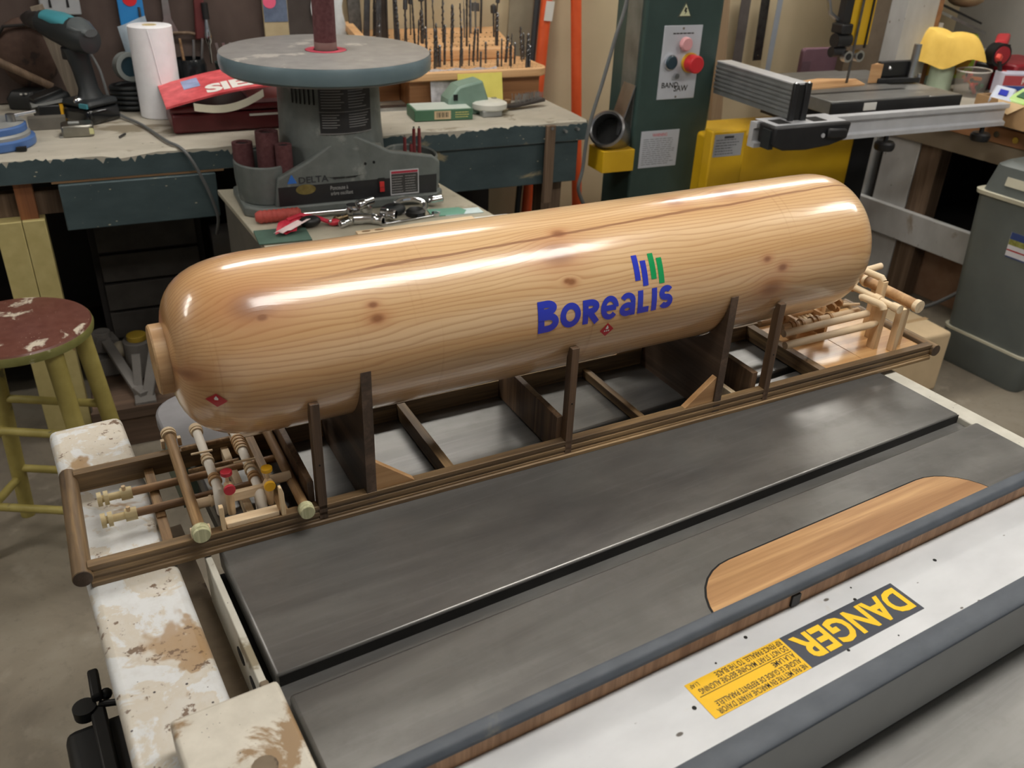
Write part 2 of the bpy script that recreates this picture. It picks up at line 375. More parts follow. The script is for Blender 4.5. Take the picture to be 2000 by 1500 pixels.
rows=[("NE PAS METTRE EN MARCHE AVANT D'AVOIR",.0012,.109),("ALIGNÉ LE GUIDE DE REFENTE PARALLÈLE",.0087,.105),("À LA LAME",.0165,.028),
      ("DO NOT START MACHINE BEFORE ALIGNING",.0262,.109),("RIP FENCE PARALLEL TO THE BLADE",.0340,.083)]
for s_,dy,wd in rows:
    letters('print_row',s_,(XD-.003,Y0+dy+.0062,zl+.0003),(-1,0,0),(0,-1,0),m_letter,lab,width=wd,height=.0062 if 'É' not in s_ and 'À' not in s_ else .0074,bold=.004)
letters('print_row','L1AF',(X0+.013,Y0+.0395,zl+.0003),(-1,0,0),(0,-1,0),m_letter,lab,width=.010,height=.0045)
MB().box(X0+.004,XD-.002,Y0+.0242,Y0+.0247,zl,zl+.0003).build('rule',m_letter,lab,smooth=0)
rg=random.Random(5)
for k in range(9):
    x=.42+.4*rg.random(); y=.325+.09*rg.random()
    MB().cyl((x,y,.9229),(x,y,.9234),.0009+.0014*rg.random(),n=8).build('paint_spot',m_gapblack,fen)

# ------------------------------------------------------------------ wooden tank car model
MO=Vector((-.0006,.8424,ZT)); MYAW=-.0572
TYc,TZc,TR,TX0,TX1=.108,.2034,.106,.1221,1.151
def tank_wood():
    t=NT('varnished_pine'); sep=t.N('ShaderNodeSeparateXYZ'); t.lk(t.tc.outputs['Object'],sep.inputs[0]); x,y,z=sep.outputs
    phi=t.math('ARCTAN2',t.math('MULTIPLY',y,-1.0),z); s=t.math('MULTIPLY',phi,TR)
    v=t.mapping((1.2,6,6)); n1=t.noise(v,2.2,3,.5); v2=t.mapping((2.5,14,14)); n2=t.noise(v2,2.0,3,.5)
    g=t.math('ADD',s,t.math('ADD',t.math('MULTIPLY',n1,.045),t.math('MULTIPLY',n2,.010)))
    knot=None; halo=None
    # (x, phi deg, radius, strength)
    for kx,kp,kr,ks in ((.212,42,.022,1),(.217,50,.0055,1.3),(.3384,54,.0045,1.4),(.34,62.5,.007,1.2),(.585,41,.021,1),(.5930,61.5,.0055,1.3),(.588,60.5,.0045,1.3),
                        (.599,25,.008,1.2),(.80,8,.013,1.0),(.893,7,.016,1.0),(.908,70.5,.0055,1.2),(.936,79,.007,1.2),(.920,94,.017,.9),(.15,-30,.02,1),(.134,80,.012,.8)):
        sk=math.radians(kp)*TR
        dx=t.math('MULTIPLY',t.math('SUBTRACT',x,kx),.62/kr); ds=t.math('MULTIPLY',t.math('SUBTRACT',s,sk),1/kr)
        d2=t.math('ADD',t.math('MULTIPLY',dx,dx),t.math('MULTIPLY',ds,ds))
        w=t.math('POWER',2.718,t.math('MULTIPLY',d2,-.55))
        g=t.math('SUBTRACT',g,t.math('MULTIPLY',t.math('MULTIPLY',ds,w),kr*.55))
        g=t.math('ADD',g,t.math('MULTIPLY',w,kr*.5))
        cr=t.math('MULTIPLY',t.math('POWER',2.718,t.math('MULTIPLY',d2,-1.6)),min(ks,1.3))
        knot=cr if knot is None else t.math('MAXIMUM',knot,cr)
        halo=w if halo is None else t.math('MAXIMUM',halo,w)
    ringn=t.math('MULTIPLY',g,150.0)                    # about 8 mm between growth rings
    sw_=t.math('FRACT',ringn); tri=t.math('PINGPONG',ringn,1.0)
    line=t.ramp(sw_,[(0.0,0.0),(.55,.12),(.86,1.0),(.97,.35),(1.0,0.0)])
    v3=t.mapping((.5,10,10)); n3=t.noise(v3,3.0,4,.6); v4=t.mapping((.8,60,60)); n4=t.noise(v4,4,3,.6)
    base=t.ramp(n3,[(.3,(200,158,108)),(.5,(213,175,128)),(.7,(226,193,148))])
    left=t.ramp(t.math('MULTIPLY',x,1.0),[(.10,1.0),(.45,0.0)]); base=t.mix(t.math('MULTIPLY',left,.45),base,(206,146,90))
    col=t.mix(t.math('MULTIPLY',line,t.math('ADD',.24,t.math('MULTIPLY',n4,.55))),base,(172,118,70))
    col=t.mix(t.math('MULTIPLY',halo,.72),col,(178,114,72))
    # dark resin streak running the length of the trunk
    lin_=t.math('ADD',t.math('MULTIPLY',t.math('SUBTRACT',x,.3),-.0305),.0573); vs_=t.mapping((5,1,1)); ns=t.noise(vs_,1.3,3,.5)
    ds=t.math('ABSOLUTE',t.math('SUBTRACT',s,t.math('ADD',lin_,t.math('MULTIPLY',t.math('SUBTRACT',ns,.5),.014))))
    vz=t.mapping((7,1,1),(0,0,0),(3,0,0)); wz=t.math('ADD',.0008,t.math('MULTIPLY',t.noise(vz,1.0,2,.5),.0034))
    st=t.ramp(t.math('DIVIDE',ds,wz),[(.55,1.0),(1.0,0.0)])
    on=t.ramp(x,[(.24,0.0),(.36,1.0)])
    col=t.mix(t.math('MULTIPLY',t.math('MULTIPLY',st,on),.72),col,(126,74,46))
    col=t.mix(t.ramp(knot,[(.25,0.0),(.7,.45),(1.0,.75)]),col,(128,80,48))
    # faint cross saw marks
    vm=t.mapping((1,.02,.02)); sm=t.noise(vm,190,2,.5); band=t.noise(t.mapping((1,.05,.05)),9,2,.5)
    col=t.mix(t.math('MULTIPLY',t.ramp(sm,[(.60,0.0),(.68,1.0)]),t.ramp(band,[(.52,0.0),(.62,.20)])),col,(160,108,60))
    t.set('Base Color',col); t.set('Roughness',.34); t.set('Coat Weight',.9); t.set('Coat Roughness',.13)
    bb=t.math('ADD',t.math('MULTIPLY',line,.5),t.noise(t.mapping((1,3,3)),90,3,.6)); t.bump(bb,.10,.0006)
    nb=t.N('ShaderNodeBump'); nb.inputs['Strength'].default_value=.08; nb.inputs['Distance'].default_value=.0006; t.lk(bb,nb.inputs['Height']); t.lk(nb.outputs[0],t.b.inputs['Coat Normal'])
    return t.m
m_pine=tank_wood()
m_walnut=wood('walnut_stained_oak',(154,126,88),(80,62,42),46,'x',.55,.15)
m_walnut_y=wood('walnut_stained_oak_cross',(152,124,86),(78,61,42),46,'y',.55,.15)
m_walnut_z=wood('walnut_stained_oak_upright',(122,96,72),(64,49,37),40,'z',.5,.15)
m_saddle=wood('dark_stained_fir',(104,84,68),(56,44,35),26,'y',.5,.2)
m_oakrod=wood('stained_oak_dowel',(186,152,108),(112,84,54),70,'y',.55,.1)
m_oakx=wood('stained_oak_pipe',(184,146,106),(116,86,58),70,'x',.55,.1)
m_birch=wood('pale_birch',(240,220,188),(216,188,150),40,'x',.55)
m_birchy=wood('pale_birch_cross',(240,222,190),(216,190,152),40,'y',.55)
m_birchz=wood('pale_birch_upright',(234,208,168),(206,174,132),40,'z',.5)
m_tan=wood('tan_gusset',(206,168,122),(164,124,82),30,'x',.5,.1)
m_white=plain('white_painted_dowel',(244,238,226),.5,0,4)
m_greenish=wood('pale_green_endgrain',(216,214,176),(168,168,128),160,'z',.7)
m_creamwood=wood('cream_turned_wood',(228,212,168),(194,172,124),60,'x',.6)
m_red=plain('red_valve_paint',(186,44,58),.45,0,8); m_yel=plain('yellow_valve_paint',(226,170,28),.45,0,8)
m_ply=wood('varnished_deck_ply',(222,182,128),(180,132,84),22,'x',.28,.5)
m_logoblue=plain('logo_blue',(44,58,186),.3,0,4); m_logogreen=plain('logo_green',(20,150,84),.3,0,4)
m_placard=plain('placard_red',(196,36,46),.35,0,4); m_paper=plain('print_white',(240,236,230),.5,0,2)
car=thing('tank_car_model','large varnished pine tank car model with a blue word painted on its side','model',MO,MYAW)
# tank body: surface of revolution with full rounded ends
def tank_prof(n=14):
    pr=[]; ex=2/3.3
    for k in range(n+1):
        a=k/n*PI/2; pr.append((max(TR*math.sin(a)**ex,1e-5),TX0+.139-.139*math.cos(a)**ex))
    for k in range(n,-1,-1):
        a=k/n*PI/2; pr.append((max(TR*math.sin(a)**ex,1e-5),TX1-.092+.092*math.cos(a)**ex))
    return pr
pr=tank_prof(); i=len(pr)//2; pr=pr[:i]+[(TR,TX0+.139+(TX1-TX0-.231)*k/12) for k in range(1,12)]+pr[i:]
tank=MB().lathe(pr,axis=(1,0,0),n=96).build('tank',m_pine,car,smooth=60)
tank.location=(0,TYc-.003,TZc); tank.rotation_euler=(0,0,.005)
def onskin(x,phi,d=.0004):
    r=TR+d; return Vector((x,-math.sin(phi)*r,math.cos(phi)*r))
def wrap(name,vs,fs,x0,phi0,mat,par,d=.0004):
    """lay a flat outline (a along the tank, b up its side) on the tank skin, cut fine enough to follow the curve"""
    bm=bmesh.new(); bv=[bm.verts.new((q[0],q[1],q[2] if len(q)>2 else 0)) for q in vs]
    for f in fs:
        try: bm.faces.new([bv[i] for i in f])
        except ValueError: pass
    b0=min(q[1] for q in vs); b1=max(q[1] for q in vs); n=max(2,int((b1-b0)/.003))
    for k in range(1,n):
        bmesh.ops.bisect_plane(bm,geom=bm.verts[:]+bm.edges[:]+bm.faces[:],plane_co=(0,b0+(b1-b0)*k/n,0),plane_no=(0,1,0))
    for v in bm.verts: v.co=onskin(x0+v.co.x,phi0-v.co.y/TR,d+v.co.z)
    bmesh.ops.recalc_face_normals(bm,faces=bm.faces)
    me=bpy.data.meshes.new(name); bm.to_mesh(me); bm.free(); me.materials.append(mat)
    o=bpy.data.objects.new(name,me); COL.objects.link(o); o.parent=par; return o
PB=math.radians(92.6)
lx=lambda px: .5412+(px-1049)*.000766
def ell(cx,cy,rx,ry,a0,a1,n=16): return [(cx+rx*math.cos(math.radians(a0+(a1-a0)*k/n)),cy+ry*math.sin(math.radians(a0+(a1-a0)*k/n))) for k in range(n+1)]
def stroke(path,t):
    """a pen stroke of width t along a 2D path"""
    L=[];R_=[];N=len(path); closed=(abs(path[0][0]-path[-1][0])+abs(path[0][1]-path[-1][1]))<1e-7
    for i,(x,y) in enumerate(path):
        x0,y0=path[i-1] if i>0 else (path[-2] if closed else path[0]); x1,y1=path[i+1] if i<N-1 else (path[1] if closed else path[-1])
        dx,dy=x1-x0,y1-y0; d=math.hypot(dx,dy) or 1; nx,ny=-dy/d*t/2,dx/d*t/2
        L.append((x+nx,y+ny)); R_.append((x-nx,y-ny))
    return L+R_,[(i,i+1,N+i+1,N+i) for i in range(N-1)]
def letter_strokes(ch,w,h,t):
    m=t/2; r=(h-t)/4
    if ch=='B': return [[(m,0),(m,h)],[(0,h-m),(w*.42,h-m)]+ell(w*.42,h*.765,w*.50-m,h*.235-m,90,-90)[1:]+[(0,h*.53+m)],[(0,h*.53-m*.2),(w*.45,h*.53-m*.2)]+ell(w*.45,(h*.53-m*.2+m)/2,w*.55-m,(h*.53-m*.2-m)/2,90,-90)[1:]+[(0,m)]]
    if ch=='O': return [ell(w/2,h/2,w/2-m,h/2-m,0,360,32)]
    if ch=='R': return [[(m,0),(m,h)],[(0,h-m),(w*.40,h-m)]+ell(w*.40,h*.69,w*.56-m,h*.31-m,90,-90)[1:]+[(0,h*.38+m)],[(w*.42,h*.44),(w-m,0)]]
    if ch=='e': return [[(m*.6,h*.5),(w-m,h*.5)],ell(w/2,h/2,w/2-m,h/2-m,0,318,30)]
    if ch=='a': return [[(w-m,0),(w-m,h*.62)],ell(w*.5,h*.62,w*.5-m,h*.38-m,0,150),ell(w*.48,h*.30,w*.48-m,h*.30-m,0,360,24)]
    if ch=='L': return [[(m,0),(m,h)],[(0,m),(w,m)]]
    if ch=='I': return [[(w/2,0),(w/2,h)]]
    return [ell(w/2,h-r-m,w/2-m,r,28,270,18)+ell(w/2,r+m,w/2-m,r,90,-152,18)[1:]]
for ch,pa,pb,hh in (('B',1049,1087,.0405),('O',1090,1129,.0325),('R',1133,1166,.0320),('e',1168,1203,.0318),('a',1205,1237,.0315),('L',1242,1265,.0310),('I',1270,1282,.0310),('S',1286,1315,.0318)):
    vs=[];fs=[]; w_=lx(pb)-lx(pa); t_=.0088 if ch=='B' else (.0074 if ch in 'ea' else .0082)
    for ks,path in enumerate(letter_strokes(ch,w_,hh,t_)):
        v2,f2=stroke(path,t_); fs+=[tuple(i+len(vs) for i in f) for f in f2]; vs+=[(q[0],q[1],.00018*ks) for q in v2]
    wrap('letter',vs,fs,lx(pa),PB,m_logoblue,tank)
for xa,pt,pb,mt in ((.6905,51,68.7,m_logoblue),(.7018,55.6,73.2,m_logoblue),(.7154,51.4,69.6,m_logogreen),(.7272,55.4,73.5,m_logogreen)):
    L=math.radians(pb-pt)*TR; wrap('logo_bar',[(-.0042,0),(.0042,0),(.0042,L),(-.0042,L)],[(0,1,2,3)],xa,math.radians(pb),mt,tank)
def placard(x,phi,sz,par):
    o=wrap('hazard_placard',[(0,-sz),(sz,0),(0,sz),(-sz,0)],[(0,1,2,3)],x,phi,m_placard,par)
    wrap('flame',[(-.16*sz,.12*sz),(.16*sz,.12*sz),(.2*sz,.34*sz),(0,.7*sz),(-.2*sz,.34*sz)],[(0,1,2,3,4)],x,phi,m_paper,o,.0007)
    for xa in (-.38,-.08,.2): wrap('placard_print',[(xa*sz,-.24*sz),((xa+.18)*sz,-.24*sz),((xa+.18)*sz,-.02*sz),(xa*sz,-.02*sz)],[(0,1,2,3)],x,phi,m_paper,o,.0007)
placard(.6450,math.radians(101),.0105,tank)
# the second placard sits on the rounded left end
def endprof(x):
    u=max(0.0,min(1.0,(TX0+.139-x)/.139)); return TR*(1-u**3.3)**(1/3.3)
def placard_end(x,phi,sz,par):
    def P(a,b,d=.0006):
        xx=x+a; r=endprof(xx)+d; ph=phi-b/TR; return Vector((xx-d*.6,-math.sin(ph)*r,math.cos(ph)*r))
    o=MB(); n=8
    o.sheet(lambda u,v:P(sz*(u-v),sz*(u+v-1)),n,n); ob=o.build('hazard_placard',m_placard,par)
    MB().add([P(-.16*sz,.12*sz,.0012),P(.16*sz,.12*sz,.0012),P(.2*sz,.34*sz,.0012),P(0,.7*sz,.0012),P(-.2*sz,.34*sz,.0012)],[(0,1,2,3,4)]).build('flame',m_paper,ob,smooth=0)
placard_end(.158,math.radians(99),.0105,tank)
for xe,s_ in ((TX0-.013,1),(TX1-.004,-1)):
    MB().lathe([(1e-5,0),(.038,0),(.040,.002),(.040,.017),(1e-5,.017)],(xe,0,0),(1,0,0),40).build('end_disc',m_tan,tank,smooth=40)
# frame
W=.198
railp=[(0,.027),(0,.0215),(.0012,.0205),(.0012,.0185),(0,.0175),(0,.0125),(.0012,.0115),(.0012,.0095),(0,.0085),(0,.0060),(-.0022,.0050),(-.0022,0),(.0125,0),(.0125,.027)]
MB().prism(railp,0,1.3145,'x').build('side_rail',m_walnut,car,bevel=.0006,smooth=25)
MB().prism([(W-a,b) for a,b in railp],0,1.3145,'x').build('side_rail',m_walnut,car,bevel=.0006,smooth=25)
for xx in (-.0065,1.3205): 
    MB().cyl((xx,-.004,.0165),(xx,W+.006,.0165),.0105,n=28).build('end_dowel',m_walnut_y,car,bevel=.0008)
    MB().cyl((xx,-.0046,.0165),(xx,-.0036,.0165),.0098,n=28).build('dowel_face',m_saddle,car)
# uprights touching the tank
def upright(x,near=True):
    s=1 if near else -1; o=0 if near else W
    yt=TYc-math.sqrt(TR**2-(.167-TZc)**2) if near else TYc+math.sqrt(TR**2-(.167-TZc)**2)
    cy=[(o,.004)]; cy+=[(o,.167),(yt-s*.0004 if near else min(yt,W+.012),.167)]
    for z in (.150,.135,.120): 
        yy=TYc-math.sqrt(TR**2-(z-TZc)**2)-.0006 if near else TYc+math.sqrt(TR**2-(z-TZc)**2)+.0006
        cy.append((min(yy,.013) if near else max(yy,W-.013),z))
    cy.append((s*.0125+o,.004))
    MB().prism(cy,x-.0055,x+.0055,'x').build('upright',m_walnut_z,car,bevel=.0007)
    MB().cyl((x,o-s*.0006,.085),(x,o+s*.0004,.085),.0012,n=8).build('nail_hole',m_gapblack,car)
for x in (.2585,.5990,.9475): upright(x); upright(x,False)
# saddles: boards hollowed to carry the tank
def saddle(x0):
    pol=[(.0005,.0),(.0005,.1945),(TYc-TR-.0002 if TYc-TR>.0006 else .001,.1945)]
    n=28
    for k in range(n+1):
        a=math.radians(-94+(188)*k/n); pol.append((TYc+math.sin(a)*(TR+.0012),TZc-math.cos(a)*(TR+.0012)))
    pol=[q for q in pol if q[1]<.195]
    pol+=[(W+.0165,.1945),(W+.004,.06),(W-.0005,.0)]
    MB().prism(pol,x0,x0+.0125,'x').build('saddle',m_saddle,car,bevel=.0006)
saddle(.3135); saddle(.8470)
def gusset(xa,xb,y):
    MB().prism([(xa,.027),(xb,.027),(xa,.068),] if xb>xa else [(xb,.027),(xa,.027),(xa,.068)],y,y+.010,'y').build('gusset',m_tan,car,bevel=.0005)
for y in (.003,W-.013): gusset(.3262,.377,y); gusset(.8468,.796,y)
def cross(x,w,z0,z1,mt,y0=.0125,y1=None,nm='cross_member'):
    MB().box(x-w/2,x+w/2,y0,W-.0125 if y1 is None else y1,z0,z1).build(nm,mt,car,bevel=.0006)
cross(.0848,.0115,.002,.0125,m_oakrod); cross(.4285,.0125,.003,.0262,m_walnut_y); cross(.590,.009,.002,.060,m_walnut_z); cross(.2485,.008,.002,.056,m_walnut_z)
cross(.9310,.010,.002,.052,m_walnut_z); cross(.9080,.0085,.001,.016,m_birchy); cross(1.0760,.0145,.002,.0262,m_walnut_y)
cross(.7400,.010,.001,.0145,m_walnut_y)
cross(.1800,.0095,.002,.020,m_birchy,.030); cross(.2140,.0110,.003,.0268,m_oakrod)
# left platform: two long pipes with valve ends, two cross dowels, white hoses and coloured valves
for y,mt in ((.132,m_oakx),(.0875,m_oakx)):
    MB().cyl((.052,y,.0195),(.246,y,.0195),.0052,n=16).build('long_pipe',mt,car)
    p=MB().cyl((.021,y,.0195),(.026,y,.0195),.0088,n=20).cyl((.0285,y,.0195),(.0335,y,.0195),.0088,n=20).cyl((.026,y,.0195),(.048,y,.0195),.0046,n=16).cyl((.047,y,.0195),(.060,y,.0195),.0078,n=18)
    v=p.build('valve_end',m_creamwood,car); MB().cyl((.0515,y-.002,.024),(.0515,y-.002,.032),.0024,n=10).build('valve_pin',m_birchz,v)
MB().box(.0800,.0895,.075,.1450,.0125,.0145).build('pipe_cradle',m_oakrod,car)
def crossdowel(x,y0,y1,z,r,mt,capr):
    d=MB().cyl((x,y0,z),(x,y1,z),r,n=18).build('cross_dowel',mt,car)
    MB().cyl((x,y0-.004,z),(x,y0+.004,z),capr,n=22).cyl((x,y0-.0085,z),(x,y0-.004,z),capr*.95,n=22).build('dowel_cap',m_greenish,d,bevel=.0006)
    MB().cyl((x,y1-.002,z),(x,y1+.003,z),capr*.95,n=20).cyl((x,y1-.008,z),(x,y1-.0045,z),capr*.9,n=20).build('dowel_cap',m_birchy,d)
crossdowel(.1185,.001,.222,.0345,.0066,m_oakrod,.0102); crossdowel(.2360,-.008,.190,.0345,.0060,m_oakrod,.0092)
for x,y in ((.1105,.0055),(.1275,.0055),(.1085,.205),(.1290,.205)): MB().obox((x,y,.0315),(.0045,.007,.012)).build('dowel_chock',m_birch,car,bevel=.0006)
for xx,y0,y1,lv in ((.1500,.055,.195,.125),(.1930,.040,.180,.086)):
    d=MB().tube([(xx,y1,.050),(xx,y0+.004,.050),(xx,y0-.004,.047),(xx,y0-.009,.040),(xx,y0-.010,.020)],[.0056,.0056,.0066,.0072,.0066],n=16).build('white_hose',m_white,car)
    MB().cyl((xx,y1-.006,.050),(xx,y1+.002,.050),.0082,n=20).cyl((xx,y1-.011,.050),(xx,y1-.007,.050),.0076,n=20).build('hose_collar',m_birchy,d)
    MB().cyl((xx,lv-.014,.050),(xx,lv-.010,.050),.0076,n=18).cyl((xx,lv-.006,.050),(xx,lv-.002,.050),.0072,n=18).build('hose_collar',m_birchy,d)
    MB().cyl((xx,y0+.012,.050),(xx,y0+.016,.050),.0078,n=18).cyl((xx,y0+.019,.050),(xx,y0+.023,.050),.0072,n=18).build('hose_collar',m_tan,d)
    MB().obox((xx-.004,lv+.001,.0572),(.026,.0026,.0018),(0,.1,.12)).build('valve_lever',m_birch,d)
MB().cyl((.193,.150,.050),(.193,.120,.050),.0076,n=18).build('ribbed_collar',m_birchy,car)
for k in range(4): MB().cyl((.193,.1475-.007*k,.050),(.193,.1452-.007*k,.050),.0086,n=18).build('collar_ring',m_tan,car)
for x,zt,zf,mt in ((.1585,.086,.0665,m_red),(.2035,.078,.0580,m_yel)):
    post=MB().lathe([(1e-5,.0275),(.0045 if mt is m_red else .0036,.0275),(.0052 if mt is m_red else .0062,zf),(.0042,zf+.004),(.0022,zf+.006),(.0022,zt-.002),(1e-5,zt-.002)],(x,.0295,0),n=18).build('valve_post',m_birchz,car)
    MB().cyl((x,.0295,zt-.0035),(x,.0295,zt+.0015),.0066,n=20).build('valve_wheel',mt,post,bevel=.0006)
    MB().cyl((x,.0195,zf),(x,.0235,zf),.0066,n=20).build('valve_wheel',mt,post,bevel=.0006)
    MB().cyl((x,.0235,zf),(x,.0290,zf),.003,n=10).build('valve_stem',m_birch,post)
MB().box(.160,.204,.0310,.0375,.0415,.0535).build('manifold_bar',m_birch,car,bevel=.0008)
MB().box(.1475,.2075,.0030,.0170,.0270,.0335).build('manifold_base',m_birch,car,bevel=.0008)
MB().box(.1418,.1464,.0015,.0085,.0270,.0590).build('manifold_stay',m_birchz,car,bevel=.0005)
MB().prism([(.2095,.027),(.2150,.027),(.2145,.058),(.2125,.066),(.2095,.066)],.0010,.0080,'y').build('manifold_stay',m_birchz,car,bevel=.0005)
MB().cyl((.208,.058,.040),(.236,.058,.040),.0062,n=16).build('short_pipe',m_birch,car)
MB().cyl((.120,.060,.030),(.150,.060,.030),.0062,n=16).cyl((.139,.060,.030),(.142,.060,.030),.0074,n=16).build('short_pipe',m_birch,car)
for y in (.165,.112): MB().cyl((.126,y,.043),(.186,y,.043),.0030,n=12).build('tie_rod',m_oakrod,car)
# right platform: deck, posts and the rack of pipes
MB().box(1.0845,1.3085,.0127,W-.0127,.010,.0185).build('deck_plate',m_ply,car,bevel=.0006)
MB().box(1.1750,1.1762,.0127,W-.0127,.0184,.0189).build('deck_joint',m_tan,car)
def post(x,y,z1,wx=.0105,wy=.0125,z0=.0185): MB().box(x-wx/2,x+wx/2,y-wy/2,y+wy/2,z0,z1).build('pipe_post',m_birchz,car,bevel=.0006)
post(1.2240,.0480,.0955,.0110,.0160); post(1.2460,.0265,.0960); post(1.2500,.0780,.1235); post(1.20,.150,.10)
def rod(pts,r,mt=m_birch,nm='pipe'): return MB().tube(pts,r,n=14).build(nm,mt,car)
rod([(1.018,.0465,.0640),(1.205,.0455,.0650),(1.221,.0465,.0655)],[.0062,.0062,.0035])
rod([(1.030,.0655,.0740),(1.213,.0645,.0760)],.0062)
p3=rod([(1.050,.0900,.0690),(1.218,.0880,.0700)],.0060,m_birch)
for k,x in enumerate((1.066,1.074,1.088,1.112,1.122,1.150)): MB().cyl((x,.0897,.0690),(x+.005,.0897,.0691),.0086,n=18).build('pipe_ring',m_tan,p3)
big=MB().cyl((1.2720,.022,.0985),(1.2760,.140,.0985),.0092,n=24).build('header_drum',m_tan,car)
MB().cyl((1.2716,.014,.0985),(1.2718,.022,.0985),.0108,n=24).build('drum_flange',m_birchy,big); MB().cyl((1.2757,.128,.0985),(1.2760,.134,.0985),.0112,n=24).build('drum_flange',m_birchy,big)
MB().box(1.268,1.280,.100,.112,.0185,.092).build('pipe_post',m_birchz,car); MB().box(1.266,1.278,.035,.047,.0185,.092).build('pipe_post',m_birchz,car)
up=rod([(1.2290,.1180,.1000),(1.2270,.0180,.1010)],.0056,m_birchy); MB().cyl((1.2283,.070,.1002),(1.2280,.056,.1004),.0076,n=18).build('pipe_sleeve',m_birchy,up); MB().cyl((1.2272,.031,.1009),(1.2270,.016,.1010),.0074,n=18).build('pipe_sleeve',m_birchy,up)
MB().cyl((1.2290,.116,.1000),(1.2291,.122,.1000),.0082,n=18).build('pipe_ring',m_tan,up)
rod([(1.2100,.083,.0975),(1.2110,.080,.0995),(1.2130,.043,.1010),(1.2133,.038,.0990),(1.2135,.036,.0950)],.0060,m_birchy)
rod([(1.2460,.150,.1260),(1.2500,.082,.1270),(1.2503,.078,.1225)],.0056,m_birchy); rod([(1.2480,.118,.1270),(1.285,.118,.1300)],.0056,m_birch)
for k in range(7): MB().cyl((1.118+.0085*k,.120,.042),(1.118+.0085*k,.168,.048),.0042,n=10).build('coil_rod',m_birchy,car)
MB().box(1.112,1.118,.112,.172,.0185,.058).build('coil_plate',m_tan,car); MB().box(1.176,1.182,.112,.172,.0185,.056).build('coil_plate',m_tan,car)
for x,y,z in ((1.185,.105,.085),(1.165,.100,.083),(1.150,.130,.075),(1.205,.125,.062)): MB().lathe([(.0055,-.002),(.0085,-.002),(.0085,.002),(.0055,.002),(.0055,-.002)],(x,y,z),(.8,.3,.4),16).build('pipe_ring',m_tan,car)
MB().cyl((1.190,.098,.082),(1.206,.078,.089),.0022,n=8).build('valve_pin',m_birch,car); MB().cyl((1.06,.150,.050),(1.20,.150,.052),.0055,n=12).build('pipe',m_tan,car)

# ------------------------------------------------------------------ workbench along the back wall
m_bgreen=worn('bench_green_paint',(60,76,80),(150,140,112),.16,7,.55,(176,170,150),(.5,1,1))
m_btop=worn('bench_top_worn_white',(178,172,158),(132,122,104),.45,7,.7,(96,88,76),(.6,1,1))
m_bwood=wood('bench_bare_wood',(176,140,102),(120,90,62),14,'x',.7)
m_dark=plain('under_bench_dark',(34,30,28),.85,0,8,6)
m_stripwood=wood('grey_brown_batten',(126,104,84),(88,70,54),30,'z',.7)
m_legcream=worn('cream_painted_leg',(186,172,116),(120,62,44),.14,9,.55)
wb=thing('workbench','long dark green workbench with a worn white top along the back wall','workbench',BO,BYAW)
# top planks, front one with a chipped nosing
def chipped_front(a0,a1,n,seed):
    rg=random.Random(seed); m=MB(); rings=[]
    for i in range(n+1):
        a=a0+(a1-a0)*i/n; c=.003+.010*rg.random()*(1.6 if rg.random()>.7 else .6)
        rings.append([(a,0,.803),(a,0,ZT-c),(a,c*1.3,ZT-.001),(a,.17,ZT),(a,.17,.803)])
    return m.loft(rings)
chipped_front(-1.6,1.786,70,3).build('top_plank',m_btop,wb,smooth=30)
MB().box(-1.6,1.786,.172,.43,.81,ZT).build('top_plank',m_btop,wb,bevel=.002)
MB().box(-1.6,1.786,.432,.69,.81,ZT).build('top_plank',m_btop,wb,bevel=.002)
rg=random.Random(8); MB().loft([[(a_,-.0016,.804),(a_,-.0016,zt_),(a_,.001,zt_),(a_,.001,.804)] for a_,zt_ in [(-1.6+3.387*i/420,.856+.006*rg.random()-(.016*rg.random() if rg.random()>.75 else 0)-.006*math.sin(i*.11)*math.sin(i*.037)) for i in range(421)]]).build('front_edge_board',m_bgreen,wb)
MB().box(1.7862,1.789,0,.69,.804,.866).build('end_board',m_bgreen,wb)
MB().box(.72,1.765,.012,.04,.660,.803).build('apron',m_bgreen,wb,bevel=.003)
MB().box(1.742,1.770,.04,.66,.66,.803).build('apron',m_bgreen,wb)
dr=MB().box(.165,.575,-.012,.50,.667,.795).build('drawer',m_bgreen,wb,bevel=.003)
MB().box(.15,.60,.0,.5,.797,.803).build('drawer_rail',m_bwood,wb)
MB().box(1.630,1.662,-.018,-.003,.60,.862).build('batten',m_stripwood,wb,bevel=.002)
for q in ((1.648,.853),(1.70,.84),(1.745,.845)): MB().cyl((q[0],-.020,q[1]),(q[0],-.001,q[1]),.005,n=10).build('bolt_head',plain('zinc_bolt',(170,170,168),.3,.9),wb)
for a,w_,mt in ((-.01,.066,m_legcream),(.058,.056,m_legcream)): MB().box(a,a+w_,.004,.055,0,.70).build('leg',mt,wb,bevel=.002)
MB().box(-1.4,.162,.055,.09,.70,.765).build('stretcher',m_stripwood,wb)
MB().box(.055,.10,.02,.055,.70,.803).build('leg_block',wood('orange_wood_block',(150,96,58),(108,66,40),30,'z',.6),wb)
MB().box(1.66,1.735,.06,.13,0,.66).build('leg',m_stripwood,wb); MB().box(-1.4,-1.33,.05,.12,0,.80).build('leg',m_stripwood,wb)
MB().box(-1.5,1.7,.62,.66,0,.80).build('back_board',m_dark,wb); MB().box(-1.5,1.70,.30,.62,.14,.165).build('lower_shelf',m_dark,wb)

